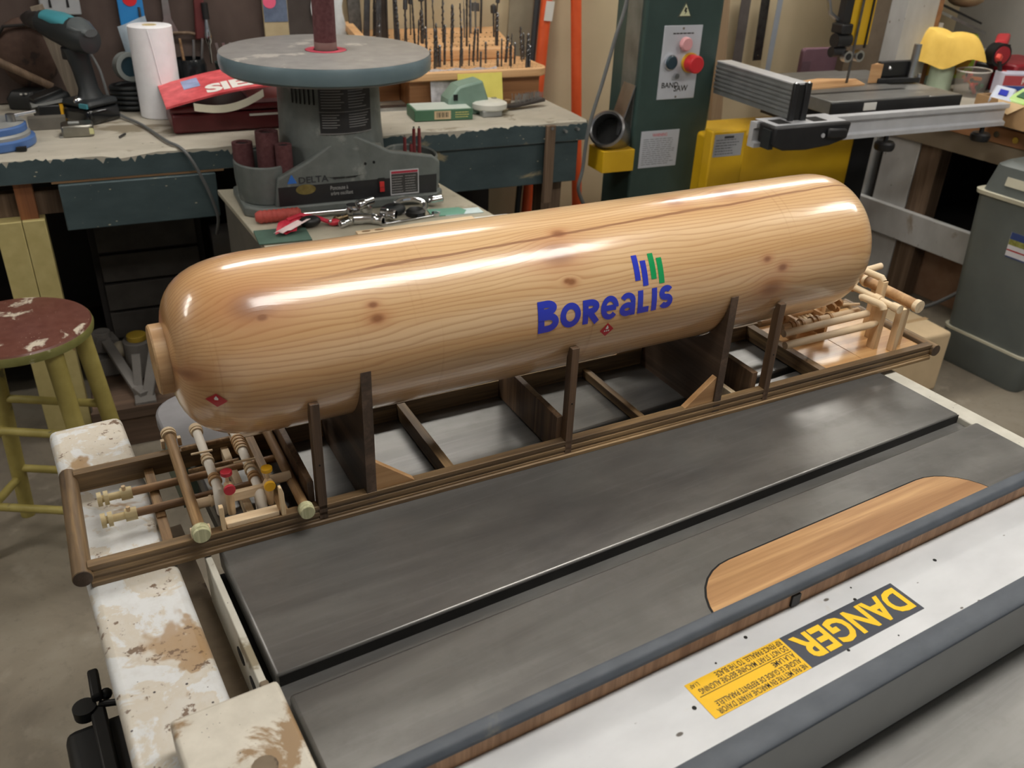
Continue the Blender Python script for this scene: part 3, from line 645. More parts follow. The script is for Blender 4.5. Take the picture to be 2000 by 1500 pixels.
# ------------------------------------------------------------------ wall board with hanging tools
m_board=worn('brown_tool_board',(74,60,54),(106,92,78),.35,4,.8,None,(1,1,.6))
bd=MB().box(-1.6,1.12,WALL_B-.022,WALL_B-.001,.875,2.1).build('tool_board',m_board); bd.location=BO; bd.rotation_euler=(0,0,BYAW)
tag(bd,'dark brown tool board on the wall behind the drill','tool board')
def wallthing(name,label,cat,px,py,off=.042,group=None):
    # a thing hanging on the board where the photograph shows it
    d=ray(px,py); n=BY; tt=((BO+BY*(WALL_B-off)-EYE).dot(n))/d.dot(n); p=EYE+d*tt
    return thing(name,label,cat,p,BYAW,group)
m_steel=metal('brushed_steel',(176,178,180),.32); m_chrome=metal('chrome',(214,216,220),.12,6); m_darksteel=metal('dark_tool_steel',(112,112,114),.38,16,30)
m_maroon=plain('maroon_handle',(88,34,34),.5,0,8); m_blue=plain('package_blue',(40,122,186),.4,0,8); m_cardwhite=plain('card_white',(226,224,218),.6,0,4)
t=wallthing('blister_package','bright blue hanging package with a red badge behind the paper roll','package',256,20)
MB().box(-.038,.038,-.008,.008,-.12,.15).build('card',m_blue,t,bevel=.002); MB().cyl((0,-.0085,.035),(0,-.0095,.035),.022,n=24).build('badge',m_placard,t); MB().cyl((.024,-.011,-.07),(.024,-.011,.01),.004,n=10).build('screwdriver_bit',m_darksteel,t)
t=wallthing('putty_knife','grey putty knife hanging blade down left of the hacksaw','putty knife',326,30)
MB().prism([(-.010,.05),(.010,.05),(.012,-.01),(.028,-.05),(-.028,-.05),(-.012,-.01)],-.001,.001,'y').build('blade',m_steel,t); MB().prism([(-.011,.05),(.011,.05),(.014,.12),(-.014,.12)],-.008,.008,'y').build('handle',plain('navy_handle',(36,42,64),.5),t,bevel=.003)
t=wallthing('hacksaw','maroon handled hacksaw frame hanging on the brown board','hacksaw',378,40)
MB().tube([(-.16,0,-.035),(-.02,0,-.038),(.0,0,-.042)],.005).build('frame_rod',m_stripwood,t); MB().prism([(-.002,-.06),(.034,-.06),(.040,.08),(.010,.09)],-.012,.012,'y').build('handle',m_maroon,t,bevel=.005); MB().prism([(-.17,-.03),(-.16,-.03),(-.155,.10),(-.17,.10)],-.004,.004,'y').build('frame_end',m_maroon,t)
t=wallthing('screwdriver','chromed screwdriver shaft hanging in front of the hacksaw handle','screwdriver',404,50,.06)
MB().cyl((0,0,.07),(0,0,.02),.011,n=14).build('handle',m_black,t); MB().lathe([(.004,-.12),(.005,-.06),(.012,-.05),(.014,-.03),(.010,-.01),(.006,.02)],n=14).build('shaft',m_chrome,t)
t=wallthing('seed_packet','clear packet with a pink sticker hanging on the board beside the sander','packet',538,30)
MB().box(-.042,.042,-.006,.006,-.12,.16).build('card',plain('packet_buff',(168,152,120),.5,0,10),t,bevel=.002); MB().box(-.040,.040,-.0075,-.006,-.02,.16).build('printed_panel',plain('packet_slate',(90,102,124),.35,0,18,30),t); MB().cyl((-.018,-.0076,.045),(-.018,-.0088,.045),.022,n=18).build('sticker',plain('sticker_pink',(220,92,124),.5),t)
t=wallthing('file','wide grey mill file hanging behind the sander table','file',690,20,.04)
MB().prism([(-.026,.16),(.020,.16),(.030,-.14),(-.014,-.14)],-.004,.004,'y').build('blade',metal('file_grey',(128,126,122),.5,16,60),t)
t=wallthing('plastic_bag','pale clear bag hanging behind the spindle drum','bag',640,6,.05)
MB().sheet(lambda u,v:(-.055+.11*u+.008*math.sin(9*v),-.01*math.sin(7*u+3*v),.10-.22*v),8,10,0).build('bag_film',plain('bag_film',(196,200,202),.25,0,14,20),t)
t=wallthing('plank','dark stained plank standing against the board behind the sander','plank',584,40,.036)
MB().box(-.055,.055,-.010,.010,-.10,.35).build('board',plain('dark_plank',(58,50,46),.7,0,8),t)
t=wallthing('pale_plank','pale grey plank leaning behind the drill handle','plank',118,110,.14)
MB().obox((0,0,-.02),(.036,.02,.34),(0,-.22,0)).build('board',wood('grey_weathered_plank',(140,128,112),(96,86,74),20,'z',.8),t)
t=wallthing('socket_plate','grey double outlet plate on the brown board above the drill','outlet plate',118,6)
MB().box(-.06,.055,-.006,.006,-.035,.09).build('plate',plain('outlet_grey',(150,152,154),.5),t,bevel=.004)
for s in (-.03,.02): MB().prism([(s-.004,-.012),(s+.004,-.012),(s+.003,.012),(s-.003,.012)],-.0075,-.006,'y').build('slot',m_gapblack,t)
t=wallthing('leather_pouch','brown leather pouch slumped against the board left of the drill','pouch',55,105,.06)
MB().ball((0,0,0),.09,20,(.95,.35,1.2)).build('body',worn('worn_leather',(70,50,40),(46,34,28),.5,12,.8),t); MB().tube([(-.10,.0,.02),(-.05,-.03,.085),(.03,-.03,.09),(.08,-.02,.05)],.005).build('strap',m_dark,t)
t=wallthing('mallet_handle','long grey wooden handle resting diagonally behind the battery charger','handle',45,135,.16)
MB().cyl((-.09,-.02,.045),(.07,0,-.055),.013,.011,n=14).build('shaft',m_stripwood,t); MB().cyl((-.12,-.02,.035),(-.075,-.02,.065),.026,n=16).build('head',m_black,t)

# ------------------------------------------------------------------ things on the bench, left half
m_teal=plain('tool_teal',(62,134,146),.4,0,8); m_rubber=plain('black_rubber',(34,38,40),.5,0,6); m_glossblack=plain('gloss_black',(18,20,22),.18,0,3,12,0,.6)
p=at(182,240,ZT); t=thing('cordless_drill','black and teal cordless drill standing on its battery','cordless drill',p+Vector((0,.03,0)),BYAW-.85); t.scale=(1.16,1.16,1.05)
bat=MB().box(-.052,.050,-.045,.060,.0,.045).build('battery',m_glossblack,t,bevel=.012,seg=3); MB().box(-.050,.049,-.043,.058,.045,.066).build('battery_mount',m_rubber,t,bevel=.012,seg=3); MB().box(.02,.046,-.048,-.042,.048,.060).build('battery_latch',m_teal,t)
def oval(cx,cy,z,rx,ry,n=18): return [(cx+rx*math.cos(2*PI*k/n),cy+ry*math.sin(2*PI*k/n),z) for k in range(n)]
MB().loft([oval(0,.012,.062,.030,.036),oval(-.004,.014,.09,.021,.027),oval(-.012,.012,.15,.021,.028),oval(-.018,.006,.20,.025,.034)]).build('handle',m_rubber,t)
MB().ball((0,-.03,.062),.013,12).build('belt_hook',m_chrome,t)
def ringx(x,cz,ry,rz,n=18,cy=.0): return [(x,cy+ry*math.cos(2*PI*k/n),cz+rz*math.sin(2*PI*k/n)) for k in range(n)]
MB().loft([ringx(.055,.225,.016,.018),ringx(.050,.226,.034,.036),ringx(.02,.232,.041,.045),ringx(-.02,.240,.040,.044),ringx(-.07,.250,.036,.038),ringx(-.105,.258,.030,.032),ringx(-.11,.259,.018,.02)]).build('motor_housing',m_rubber,t)
MB().loft([ringx(.0,.262,.030,.018),ringx(-.04,.270,.034,.021),ringx(-.085,.276,.027,.018),ringx(-.09,.277,.014,.010)]).build('top_cover',m_teal,t)
MB().loft([ringx(.058,.245,.020,.010),ringx(.03,.255,.033,.024),ringx(.015,.258,.034,.026)]).build('rear_cap',plain('grey_rubber',(74,80,82),.4),t)
MB().lathe([(.024,0),(.026,.02),(.022,.03),(.022,.045),(.012,.062),(.010,.066)],(-.108,0,.2585),(-1,0,.085),20).build('chuck',m_darksteel,t); MB().box(-.052,-.036,-.01,.03,.165,.20).build('trigger',m_black,t,bevel=.004)
p=at(55,196,ZT); t=thing('battery_charger','black battery charger lying at the back of the bench left of the drill','charger',p+Vector((.0,-.12,0)),BYAW+.25)
MB().loft([oval(0,0,0,.065,.05,4),oval(0,0,.035,.07,.052,4),oval(.0,.0,.06,.05,.04,4)]).build('body',m_black,t,bevel=.006)
for k in range(3): MB().obox((-.03+.014*k,-.037,.052),(.006,.006,.004)).build('indicator',m_cardwhite,t)
p=at(78,205,ZT)+Vector((.02,-.2,0)); t=thing('spare_battery','black spare tool battery on its side beside the drill','battery',p,BYAW+.35)
MB().obox((0,0,.04),(.11,.075,.06),(0,-.25,0)).build('body',m_rubber,t,bevel=.012,seg=3); MB().obox((-.01,0,.072),(.09,.05,.012),(0,-.25,0)).build('terminal_block',m_black,t,bevel=.003)
p=at(30,286,ZT); t=thing('bench_vise','blue bench vise base with a bolt at the left end of the bench','vise',p+Vector((-.05,.04,0)),BYAW)
m_vise=plain('vise_blue',(70,104,160),.4,0,10); m_visegrey=plain('vise_worn_grey',(150,152,150),.5,.3,12)
MB().lathe([(.105,0),(.108,.004),(.108,.022),(.100,.026)],n=36).build('base',m_vise,t); MB().lathe([(.098,.026),(.098,.034),(.090,.040)],n=36).build('base_ring',m_visegrey,t); MB().lathe([(.092,.040),(.092,.055),(.086,.060)],n=36).build('swivel',m_vise,t)
MB().lathe([(.088,.060),(.07,.064),(.02,.066)],n=32).build('swivel_top',m_visegrey,t); MB().box(-.09,.02,-.03,.05,.06,.16).build('jaw_body',m_vise,t,bevel=.01); MB().cyl((.058,-.02,.06),(.058,-.02,.085),.012,n=14).build('lock_bolt',m_steel,t)
MB().cyl((.058,-.02,.078),(.12,.0,.084),.005,n=10).build('lock_handle',m_chrome,t); MB().box(.06,.085,-.10,-.085,.003,.012).build('cast_slot',m_gapblack,t); MB().cyl((.0,.02,.165),(-.01,.03,.215),.006,n=10).build('jaw_handle',m_chrome,t)
p=at(157,268,ZT); t=thing('tape_measure','silver tape measure lying at the front of the bench','tape measure',p+Vector((0,.03,0)),BYAW)
m_tape=metal('worn_chrome_case',(150,148,140),.35,14,20)
MB().prism([(-.042,-.032),(.030,-.034),(.043,-.026),(.043,.026),(.034,.034),(-.036,.034),(-.044,.02)],0,.034).build('case',m_tape,t,bevel=.006,seg=3); MB().obox((-.008,-.004,.036),(.03,.014,.006)).build('lock_button',m_visegrey,t,bevel=.002); MB().obox((.036,-.034,.016),(.012,.002,.016)).build('label',plain('label_buff',(206,204,150),.5),t); MB().box(-.05,-.04,-.03,-.01,.001,.006).build('tape_hook',m_steel,t)
p=at(95,256,ZT); MBo=MB().obox((0,.03,.018),(.10,.035,.034)).build('steel_bar',plain('dull_grey_bar',(120,116,108),.5,.3,10)); MBo.location=p; MBo.rotation_euler=(0,0,BYAW); tag(MBo,'dull grey steel bar lying behind the silver tape measure','bar')
p=at(105,226,ZT); t=thing('tape_roll_case','black and yellow tape case wedged behind the drill battery','tape case',p+Vector((-.005,-.06,0)),BYAW+.1)
MB().box(-.04,.035,-.03,.03,0,.05).build('case',m_black,t,bevel=.004); MB().box(.020,.030,-.0315,.031,0,.051).build('stripe',m_yel,t); MB().obox((-.01,0,.054),(.09,.05,.006),(0,-.12,0)).build('top_plate',m_visegrey,t)
p=at(238,268,ZT); t=thing('drill_bit','short steel drill bit lying alone in front of the paper roll','drill bit',p,BYAW)
MB().cyl((-.006,-.014,.004),(.010,.020,.004),.0035,n=8).build('shank',m_darksteel,t); MB().cyl((.010,.020,.004),(.014,.030,.004),.0025,.0008,n=8).build('tip',m_steel,t)
p=at(317,232,ZT); t=thing('paper_towel_roll','white paper towel roll standing on end on the bench','paper towel roll',p+Vector((.012,.045,0)),BYAW)
m_towel=plain('towel_paper',(232,232,236),.85,0,4,30,.3); m_core=plain('card_core',(214,196,150),.8)
MB().lathe([(.021,.003),(.060,0),(.064,.003),(.064,.266),(.061,.268),(.021,.268),(.021,.003)],n=48).build('paper',m_towel,t); MB().lathe([(.0205,.002),(.0205,.269),(.017,.269),(.017,.002)],n=28).build('core',m_core,t)
MB().tube([(-.012,-.0645,.262),(-.004,-.0650,.20),(.004,-.0650,.12),(.016,-.0630,.04),(.02,-.0620,.004)],.0014,n=6).build('sheet_edge',m_towel,t)
p=at(252,205,ZT); t=thing('cable_coil','coil of black cable behind the paper towel roll','cable',p+Vector((.01,-.05,0)),BYAW)
for k in range(5):
    MB().lathe([(.062+.007*math.cos(a*PI/4),.007*math.sin(a*PI/4)) for a in range(9)],(0,0,.010+.015*k),(.05*math.sin(k),.04,1),30).build('turn',m_rubber,t)
p=at(262,170,1.0); t=thing('tape_spool','dark teal spool with a grey band standing on the cable coil','spool',at(252,205,ZT)+Vector((.01,-.06,.085)),BYAW)
MB().lathe([(.030,-.02),(.044,-.02),(.044,.02),(.030,.02),(.030,-.02)],(0,0,.045),(.3,-1,.1),28).build('ring',plain('spool_grey',(146,152,150),.4),t); MB().cyl((0,.018,.045),(0,-.012,.045),.031,n=24).build('hub',plain('spool_teal',(28,66,82),.4),t)
t=thing('zip_bag','clear plastic zip bag leaning on the paper roll','bag',at(252,205,ZT)+Vector((.045,-.075,.15)),BYAW)
MB().sheet(lambda u,v:(-.05+.085*u+.02*v,.02*v-.008*math.sin(6*u),.085*u*.35+.10-.13*v),8,8,0).build('film',plain('bag_pale_blue',(176,192,206),.2,0,16,18),t)
p=at(440,262,ZT); t=thing('toolbox_case','dark red hard case lying under the flyer on the bench','tool case',p+Vector((.04,.09,0)),BYAW)
m_case=plain('oxblood_case',(92,30,34),.4,0,10)
MB().box(-.170,.20,-.07,.17,.002,.058).build('lower_shell',m_case,t,bevel=.008); MB().box(-.172,.202,-.072,.172,.060,.078).build('lid',m_case,t,bevel=.008); MB().box(.05,.19,-.074,-.071,.044,.050).build('maker_print',m_cardwhite,t); MB().box(.06,.20,-.06,.16,.0785,.090).build('white_booklet',plain('booklet_pink_white',(226,190,196),.5,0,20),t)
t=thing('flyer','folded red and white sale flyer draped over the dark red case','flyer',p+Vector((.03,.075,.091)),BYAW)
def fly(u,v,lift=0): 
    x=-.175+.40*u; y=-.085+.24*v; return (x,y,.004+.050*math.sin(min(1,u*1.1)*PI*.55)+.022*v*(1-.3*v)-.008+lift)
m_flyer=plain('flyer_red',(214,84,90),.5,0,26,22)
MB().sheet(lambda u,v:fly(u,v),24,8,.006).build('pages',m_flyer,t)
vs,fs=text2d('SIER',None,1.0,.05); wmax=max(a for a,b in vs)
MB().add([fly(.30+.46*a/wmax,.07+.34*b,.0014) for a,b in vs],fs).build('headline',m_paper,t,smooth=0)
MB().sheet(lambda u,v:fly(.82+.18*u,.06+.9*v,.0010),6,4).build('pale_panel',m_cardwhite,t); MB().sheet(lambda u,v:fly(.16+.12*u,.45+.4*v,.0010),4,4).build('blue_picture',plain('flyer_blue',(150,166,206),.5,0,20,30),t)
MB().sheet(lambda u,v:(-.10+.20*u,-.092-.012*math.sin(PI*u),-.016+.022*(1-v)+.030*u*u-.012*math.sin(PI*u)),16,3,.0).build('curled_page',plain('page_cream',(232,226,204),.6),t)
p=at(385,172,ZT); t=thing('brush_jar','dark glass jar behind the flyer holding brushes and a spatula','jar',bench(.60,.58),BYAW)
MB().lathe([(1e-5,0),(.05,0),(.052,.01),(.052,.12),(.046,.14),(.043,.14),(.048,.12),(.048,.01)],n=28).build('glass',plain('dark_glass',(30,32,34),.15,0,4),t)
for k,(x,y,dx) in enumerate(((.02,.0,.03),(-.01,.01,-.01),(.0,-.02,.02))): MB().cyl((x,y,.02),(x+dx,y,.20),.005,.004,n=8).build('brush_handle',(m_steel,m_bwood,m_steel)[k],t)
t=thing('chisel_cup','dark green cup of chisels between jar and sander','cup',bench(.72,.55),BYAW)
MB().lathe([(1e-5,0),(.030,0),(.045,.13),(.041,.13),(.028,.01)],n=24).build('cup',plain('cup_green',(44,58,54),.4),t)
for k in range(4): MB().obox((-.02+.014*k,.0,.11),(.008,.004,.16),(.05*(k-1),.10*(k-1.5),0)).build('chisel',m_steel,t)
t=thing('glue_bulb','cream rubber bulb sitting by the chisel cup','bulb',bench(.665,.48),BYAW)
MB().ball((0,0,.09),.018,16,(1,1,1.2)).build('bulb',plain('rubber_cream',(226,218,190),.6),t); MB().lathe([(.02,0),(.022,.02),(.012,.075)],n=16).build('stem',m_stripwood,t)
# power cable hanging over the bench edge
cab=[bench(.300,.62,1.04),bench(.325,.60,.98),bench(.345,.44,.890),bench(.41,.27,.878),bench(.46,.06,.878),bench(.49,.0,.872),bench(.515,-.03,.84),bench(.545,-.035,.76),bench(.56,-.03,.70),bench(.565,-.02,.66),bench(.56,.03,.60)]
def spline(P,n=6):
    out=[]
    for i in range(len(P)-1):
        p0,p1,p2,p3=P[max(i-1,0)],P[i],P[i+1],P[min(i+2,len(P)-1)]
        for k in range(n):
            u=k/n; out.append(.5*((2*p1)+(p2-p0)*u+(2*p0-5*p1+4*p2-p3)*u*u+(3*p1-p0-3*p2+p3)*u**3))
    return out+[P[-1]]
m_cable=plain('grey_cable',(96,98,98),.5,0,6)
o=MB().tube(spline(cab),.0045,n=10).build('power_cable',m_cable); tag(o,'grey power cable hanging over the front edge of the bench','cable')

# ------------------------------------------------------------------ things on the bench, right half
m_blockw=wood('maple_block',(222,180,132),(196,148,102),24,'x',.55); m_boxw=wood('cedar_drawer_box',(178,128,84),(140,96,60),18,'x',.55)
t=thing('drill_bit_stand','two tier maple drill bit stand on a small drawer box','bit stand',BO+Vector((0,0,ZT)),BYAW)
MB().box(1.275,1.765,.335,.66,0,.085).build('drawer_box',m_boxw,t,bevel=.002); MB().box(1.18,1.272,.43,.60,0,.06).build('side_box',m_boxw,t,bevel=.002)
rr=.055; pl=[(1.15,.66),(1.15,.30)]+[(1.790-rr+rr*math.sin(k*PI/16),.30+rr-rr*math.cos(k*PI/16)) for k in range(9)]+[(1.790-rr+rr*math.cos(k*PI/16),.56-rr+rr*math.sin(k*PI/16)) for k in range(9)]+[(1.72,.66)]
MB().prism(pl,.0855,.114).build('lower_block',m_blockw,t,bevel=.004)
MB().prism([(.50,.1145),(.69,.1145),(.69,.200),(.50,.152)],1.18,1.74,'x').build('upper_block',m_blockw,t,bevel=.004)
MB().obox((1.17,.56,.19),(.03,.24,.022),(.25,0,.1)).build('sloping_ledge',m_blockw,t)
m_dktube0=metal('file_steel',(104,104,106),.45,16,60); m_filebrown=plain('file_brown',(70,62,56),.5,.4,8)
holes=MB(); rg=random.Random(11)
for i in range(26):
    for j in range(5):
        x=1.30+.46*i/25+.004*rg.random(); y=.322+.036*j; holes.cyl((x,y,.1138),(x,y,.1143),.0022,n=6)
for i in range(26):
    for j in range(4): holes.cyl((1.22+.50*i/25,.525+.036*j,.158+.0091*j),(1.22+.50*i/25,.525+.036*j,.1592+.0091*j),.0030,n=6)
ho=holes.build('drilled_hole',m_gapblack,t,smooth=0); ho['kind']='stuff'
# individual bits
def bit_mesh(nm,r,L,kind):
    m=MB()
    if kind==0:   # twist bit
        rings=[]
        n=10
        for k in range(16):
            z=L*.35+L*.60*k/15; a=k*.9
            rings.append([((r*(1 if abs(math.cos(2*PI*i/n))>.5 else .72))*math.cos(2*PI*i/n+a),(r*(1 if abs(math.cos(2*PI*i/n))>.5 else .72))*math.sin(2*PI*i/n+a),z) for i in range(n)])
        rings.append([(.0004*math.cos(2*PI*i/n),.0004*math.sin(2*PI*i/n),L) for i in range(n)])
        m.cyl((0,0,0),(0,0,L*.36),r*.9,n=10); m.loft(rings)
    elif kind==1: # spade bit
        m.cyl((0,0,0),(0,0,L*.7),r*.5,n=8); m.prism([(-r*2.2,L*.68),(r*2.2,L*.68),(r*2.2,L*.92),(r*.4,L*.93),(0,L),(-r*.4,L*.93),(-r*2.2,L*.92)],-.0012,.0012,'y')
    elif kind==2: # forstner / countersink head
        m.lathe([(r*.6,0),(r*.6,L*.72),(r*2.0,L*.74),(r*2.0,L*.95),(r*.3,L)],n=14)
    else:         # auger
        m.cyl((0,0,0),(0,0,L),r*.55,n=8); m.tube([(r*.75*math.cos(k*.8),r*.75*math.sin(k*.8),L*.3+L*.65*k/30) for k in range(31)],r*.32,n=5)
    return m
kinds=[('twist_bit',0,m_darksteel,'twist drill bit'),('spade_bit',1,m_steel,'spade bit'),('countersink_bit',2,m_darksteel,'large headed bit'),('auger_bit',3,m_darksteel,'auger bit')]
rg=random.Random(4); nb=0; cache={}
ORD=['first','second','third','fourth','fifth','sixth','seventh','eighth','ninth','tenth','eleventh','twelfth','thirteenth','fourteenth','fifteenth','sixteenth','seventeenth','eighteenth','nineteenth','twentieth']
def ordinal(i): return ORD[i] if i<20 else ('twenty '+ORD[i-20] if i<29 else 'last')
def place_bit(a,b,z,kind,r,L,where,lean,i=0):
    global nb
    key=(kind,round(r,4),round(L,2)); nm,kk,mt,ds=kinds[kind]
    if key not in cache: cache[key]=bit_mesh(nm,r,L,kk).mesh(nm,mt)
    o=bpy.data.objects.new(nm,cache[key]); COL.objects.link(o); o.location=bench(a,b,ZT+z-.006); o.rotation_euler=(lean*.6,lean,rg.random()*6)
    lab={0:'dark twist bit, ',1:'flat bladed spade bit, ',2:'thick headed bit, ',3:'spiral auger bit, '}[kind]+ordinal(i)+' from the left in the '+where
    tag(o,lab,'drill bit','bits in the '+where)
    nb+=1
for i in range(30):
    j=rg.randrange(5); a=1.315+.45*i/29+rg.uniform(-.004,.004); b=.322+.036*j
    L=rg.choice((.06,.08,.10,.12)) if a>1.5 else rg.choice((.08,.11,.14,.17)); place_bit(a,b,.114,0 if rg.random()<.8 else 3,rg.choice((.0032,.004,.005,.006)),L,'front row block',rg.uniform(-.06,.06),i)
for i in range(26):
    j=rg.randrange(4); a=1.225+.49*i/25; b=.525+.036*j
    place_bit(a,b,.158+.0091*j,rg.choice((0,0,3,1,2)),rg.choice((.004,.0055,.007)),rg.choice((.12,.15,.18,.22)),'raised back block',rg.uniform(-.07,.07),i)
for k,(a_,b_,w_,h_,mt_) in enumerate(((1.205,.60,.022,.30,m_darksteel),(1.238,.56,.020,.26,m_dktube0),(1.272,.60,.030,.30,m_filebrown),(1.310,.575,.016,.24,m_darksteel))):
    t=thing('standing_file',('leftmost','second','third and widest','last')[k]+' of the tall flat files standing at the left of the bit stand','file',bench(a_,b_,ZT+.158),BYAW,'files in the bit stand',rot=(.02,.06-.03*k,BYAW))
    MB().prism([(-w_/2,0),(w_/2,0),(w_*.42,h_),(-w_*.42,h_)],-.004,.004,'y').build('blade',mt_,t,bevel=.001); MB().cyl((0,0,-.006),(0,0,.01),.004,n=8).build('tang',m_darksteel,t)
m_orange=plain('orange_tube',(222,92,48),.4,0,8); m_dktube=plain('dark_tube',(60,62,66),.4,.2,6)
t=thing('clamp_bar','orange tubular bar with a barcode sticker leaning on the wall beside the bit stand','bar',bench(1.835,.58,0),BYAW)
MB().cyl((0,0,.0),(.115,.075,1.40),.022,n=18).build('tube',m_orange,t); MB().cyl((-.034,.02,.0),(.082,.085,1.40),.012,n=14).build('dark_rod',m_dktube,t); MB().obox((.094,.032,1.13),(.034,.004,.07),(.05,.08,0)).build('sticker',m_cardwhite,t)
t=thing('long_handle','plain orange tube leaning on the wall next to the band saw cable','bar',bench(2.105,.545,0),BYAW)
MB().cyl((0,0,0),(-.075,.08,1.38),.021,n=18).build('tube',m_orange,t); MB().cyl((-.072,.077,1.33),(-.0755,.0805,1.39),.024,n=18).build('end_cap',m_dktube,t)
p=at(872,236,ZT); t=thing('green_carton','flat green and white carton at the front of the bench','carton',p+Vector((0,.055,0)),BYAW-.08)
m_gcart=plain('carton_green',(70,110,84),.5,0,8)
MB().box(-.095,.10,-.055,.055,.001,.036).build('carton_body',m_gcart,t,bevel=.002); MB().box(-.088,.095,-.05,.05,.036,.0372).build('white_lid',plain('carton_white',(196,206,198),.5),t); MB().box(-.03,.025,-.0565,-.055,.006,.032).build('barcode_label',plain('label_tan',(200,176,140),.6),t)
for k in range(7): MB().box(-.022+.006*k,-.020+.006*k+.0015*(k%2),-.0570,-.0565,.012,.028).build('barcode_bar',m_letter,t)
lines_of_print('carton_print',(.040,-.0562,.008),(1,0,0),(0,0,1),.05,.022,3,plain('print_yellow',(206,200,120),.5),t)
p=at(935,226,ZT); t=thing('power_plane','sage green power plane head resting on its white base behind the carton','power tool',p+Vector((.0,.06,0)),BYAW); t.scale=(.92,.92,.95)  # green plane head, not a sander
m_sage=plain('sage_green_case',(124,150,136),.45,0,8)
MB().prism([(-.105,.0),(.06,.0),(.06,.035),(.045,.075),(.03,.115),(-.06,.098),(-.10,.055)],-.045,.045,'y').build('housing',m_sage,t,bevel=.008); MB().obox((-.075,-.046,.062),(.016,.004,.02)).build('vent_hole',m_gapblack,t)
MB().lathe([(.062,0),(.066,.004),(.066,.020),(.052,.026),(.02,.028)],(.055,-.045,.02),n=28).build('base_disc',plain('disc_white',(206,206,198),.45),t); MB().box(.01,.085,-.10,-.06,.0,.022).build('motor_block',m_visegrey,t,bevel=.003); MB().cyl((.085,-.02,.0),(.085,-.02,.05),.010,n=12).build('knob',m_steel,t)
p=at(925,206,ZT); t=thing('sandpaper_pack','yellow card in clear wrapping leaning on the drawer box','package',p+Vector((.0,-.025,0)),BYAW)
MB().obox((.02,.02,.055),(.165,.003,.105),(-.18,0,0)).build('yellow_card',plain('card_yellow',(226,214,108),.5,0,8),t); MB().sheet(lambda u,v:(-.135+.25*u,.012-.012*math.sin(9*u+2)*v*.4+.020*(v-.5),.008+.112*v+.003*math.sin(20*u)),20,6).build('wrapping',plain('cellophane',(186,184,188),.12,0,26,40),t)
for o_ in t.children:
    if o_.name.startswith('wrapping'): o_.location=(-.02,.030,0)
p=at(1010,218,ZT); t=thing('wire_brush','wooden handled wire brush lying at the right end of the bench','wire brush',p+Vector((0,.03,0)),BYAW+.22)
MB().loft([[(x,y0-w,z),(x,y0+w,z),(x,y0+w,z+.012),(x,y0-w,z+.012)] for x,y0,w,z in ((-.13,0,.009,.012),(-.09,0,.012,.008),(-.03,0,.010,.010),(.0,0,.017,.008),(.13,0,.017,.018))]).build('handle',plain('dark_brush_handle',(54,48,44),.6),t,bevel=.003)
br=MB(); rg=random.Random(3)
for k in range(150):
    x=.005+.12*rg.random(); y=-.014+.028*rg.random(); dx,dy=rg.uniform(-.008,.008),rg.uniform(-.008,.008); br.cyl((x,y,.022),(x+dx,y+dy,.050),.0006,n=3,cap=False)
o=br.build('bristles',m_steel,t,smooth=0); o['kind']='stuff'; 
MB().cyl((.0,.03,.0),(.0,.03,.028),.012,n=12).build('cork_plug',m_bwood,t)
o=MB().box(-.14,.10,-.02,.02,0,.012).build('metal_ruler',m_steel); o.location=bench(1.19,.30); o.rotation_euler=(0,0,BYAW-.05); tag(o,'steel straightedge lying on the bench right of the sander','ruler')

# ------------------------------------------------------------------ tool stand and spindle sander
m_standtop=worn('stand_top_beige',(172,166,148),(150,142,122),.3,6,.6,None); m_standside=plain('stand_side_grey',(108,104,96),.6,0,6)
st=thing('tool_stand','beige topped tool stand carrying the spindle sander','stand',(0,0,0))
MB().prism([(.548,1.95),(1.186,1.93),(1.178,2.42),(.566,2.56)],.735,.75).build('top',m_standtop,st,bevel=.002)
MB().prism([(.56,1.96),(1.176,1.94),(1.168,2.41),(.578,2.54)],.0,.735).build('cabinet',m_standside,st)
SO=Vector((.856,2.350,.75)); m_sandgrey=worn('sander_grey_casting',(104,110,108),(134,138,134),.3,9,.45); m_rim=plain('table_blue_enamel',(112,132,140),.32,.1,5); m_disc=worn('sander_disc_iron',(138,136,134),(176,172,166),.4,8,.45,None,(1,1,1),.3)
sd=thing('spindle_sander','grey oscillating spindle sander with a round table and maroon drum','sander',SO,BYAW); sd.scale=(.925,.925,1.03)
MB().prism([(-.255,-.135),(.275,-.135),(.300,-.10),(.300,.11),(.25,.15),(-.24,.15),(-.30,.11),(-.30,-.09)],0,.028).build('foot',m_sandgrey,sd,bevel=.006)
# housing front with its peaked top edge
fr=[(-.215,.024),(.272,.024),(.284,.060),(.284,.112),(.262,.128),(.130,.150),(.060,.182),(.030,.196),(-.010,.196),(-.040,.182),(-.110,.142),(-.205,.100)]
MB().prism(fr,-.128,-.104,'y').build('front_housing',m_sandgrey,sd,bevel=.006,seg=3)
MB().prism([(-.205,-.104),(.275,-.104),(.285,.05),(.20,.13),(-.18,.13),(-.215,.05)],.024,.098).build('base_body',m_sandgrey,sd,bevel=.006)
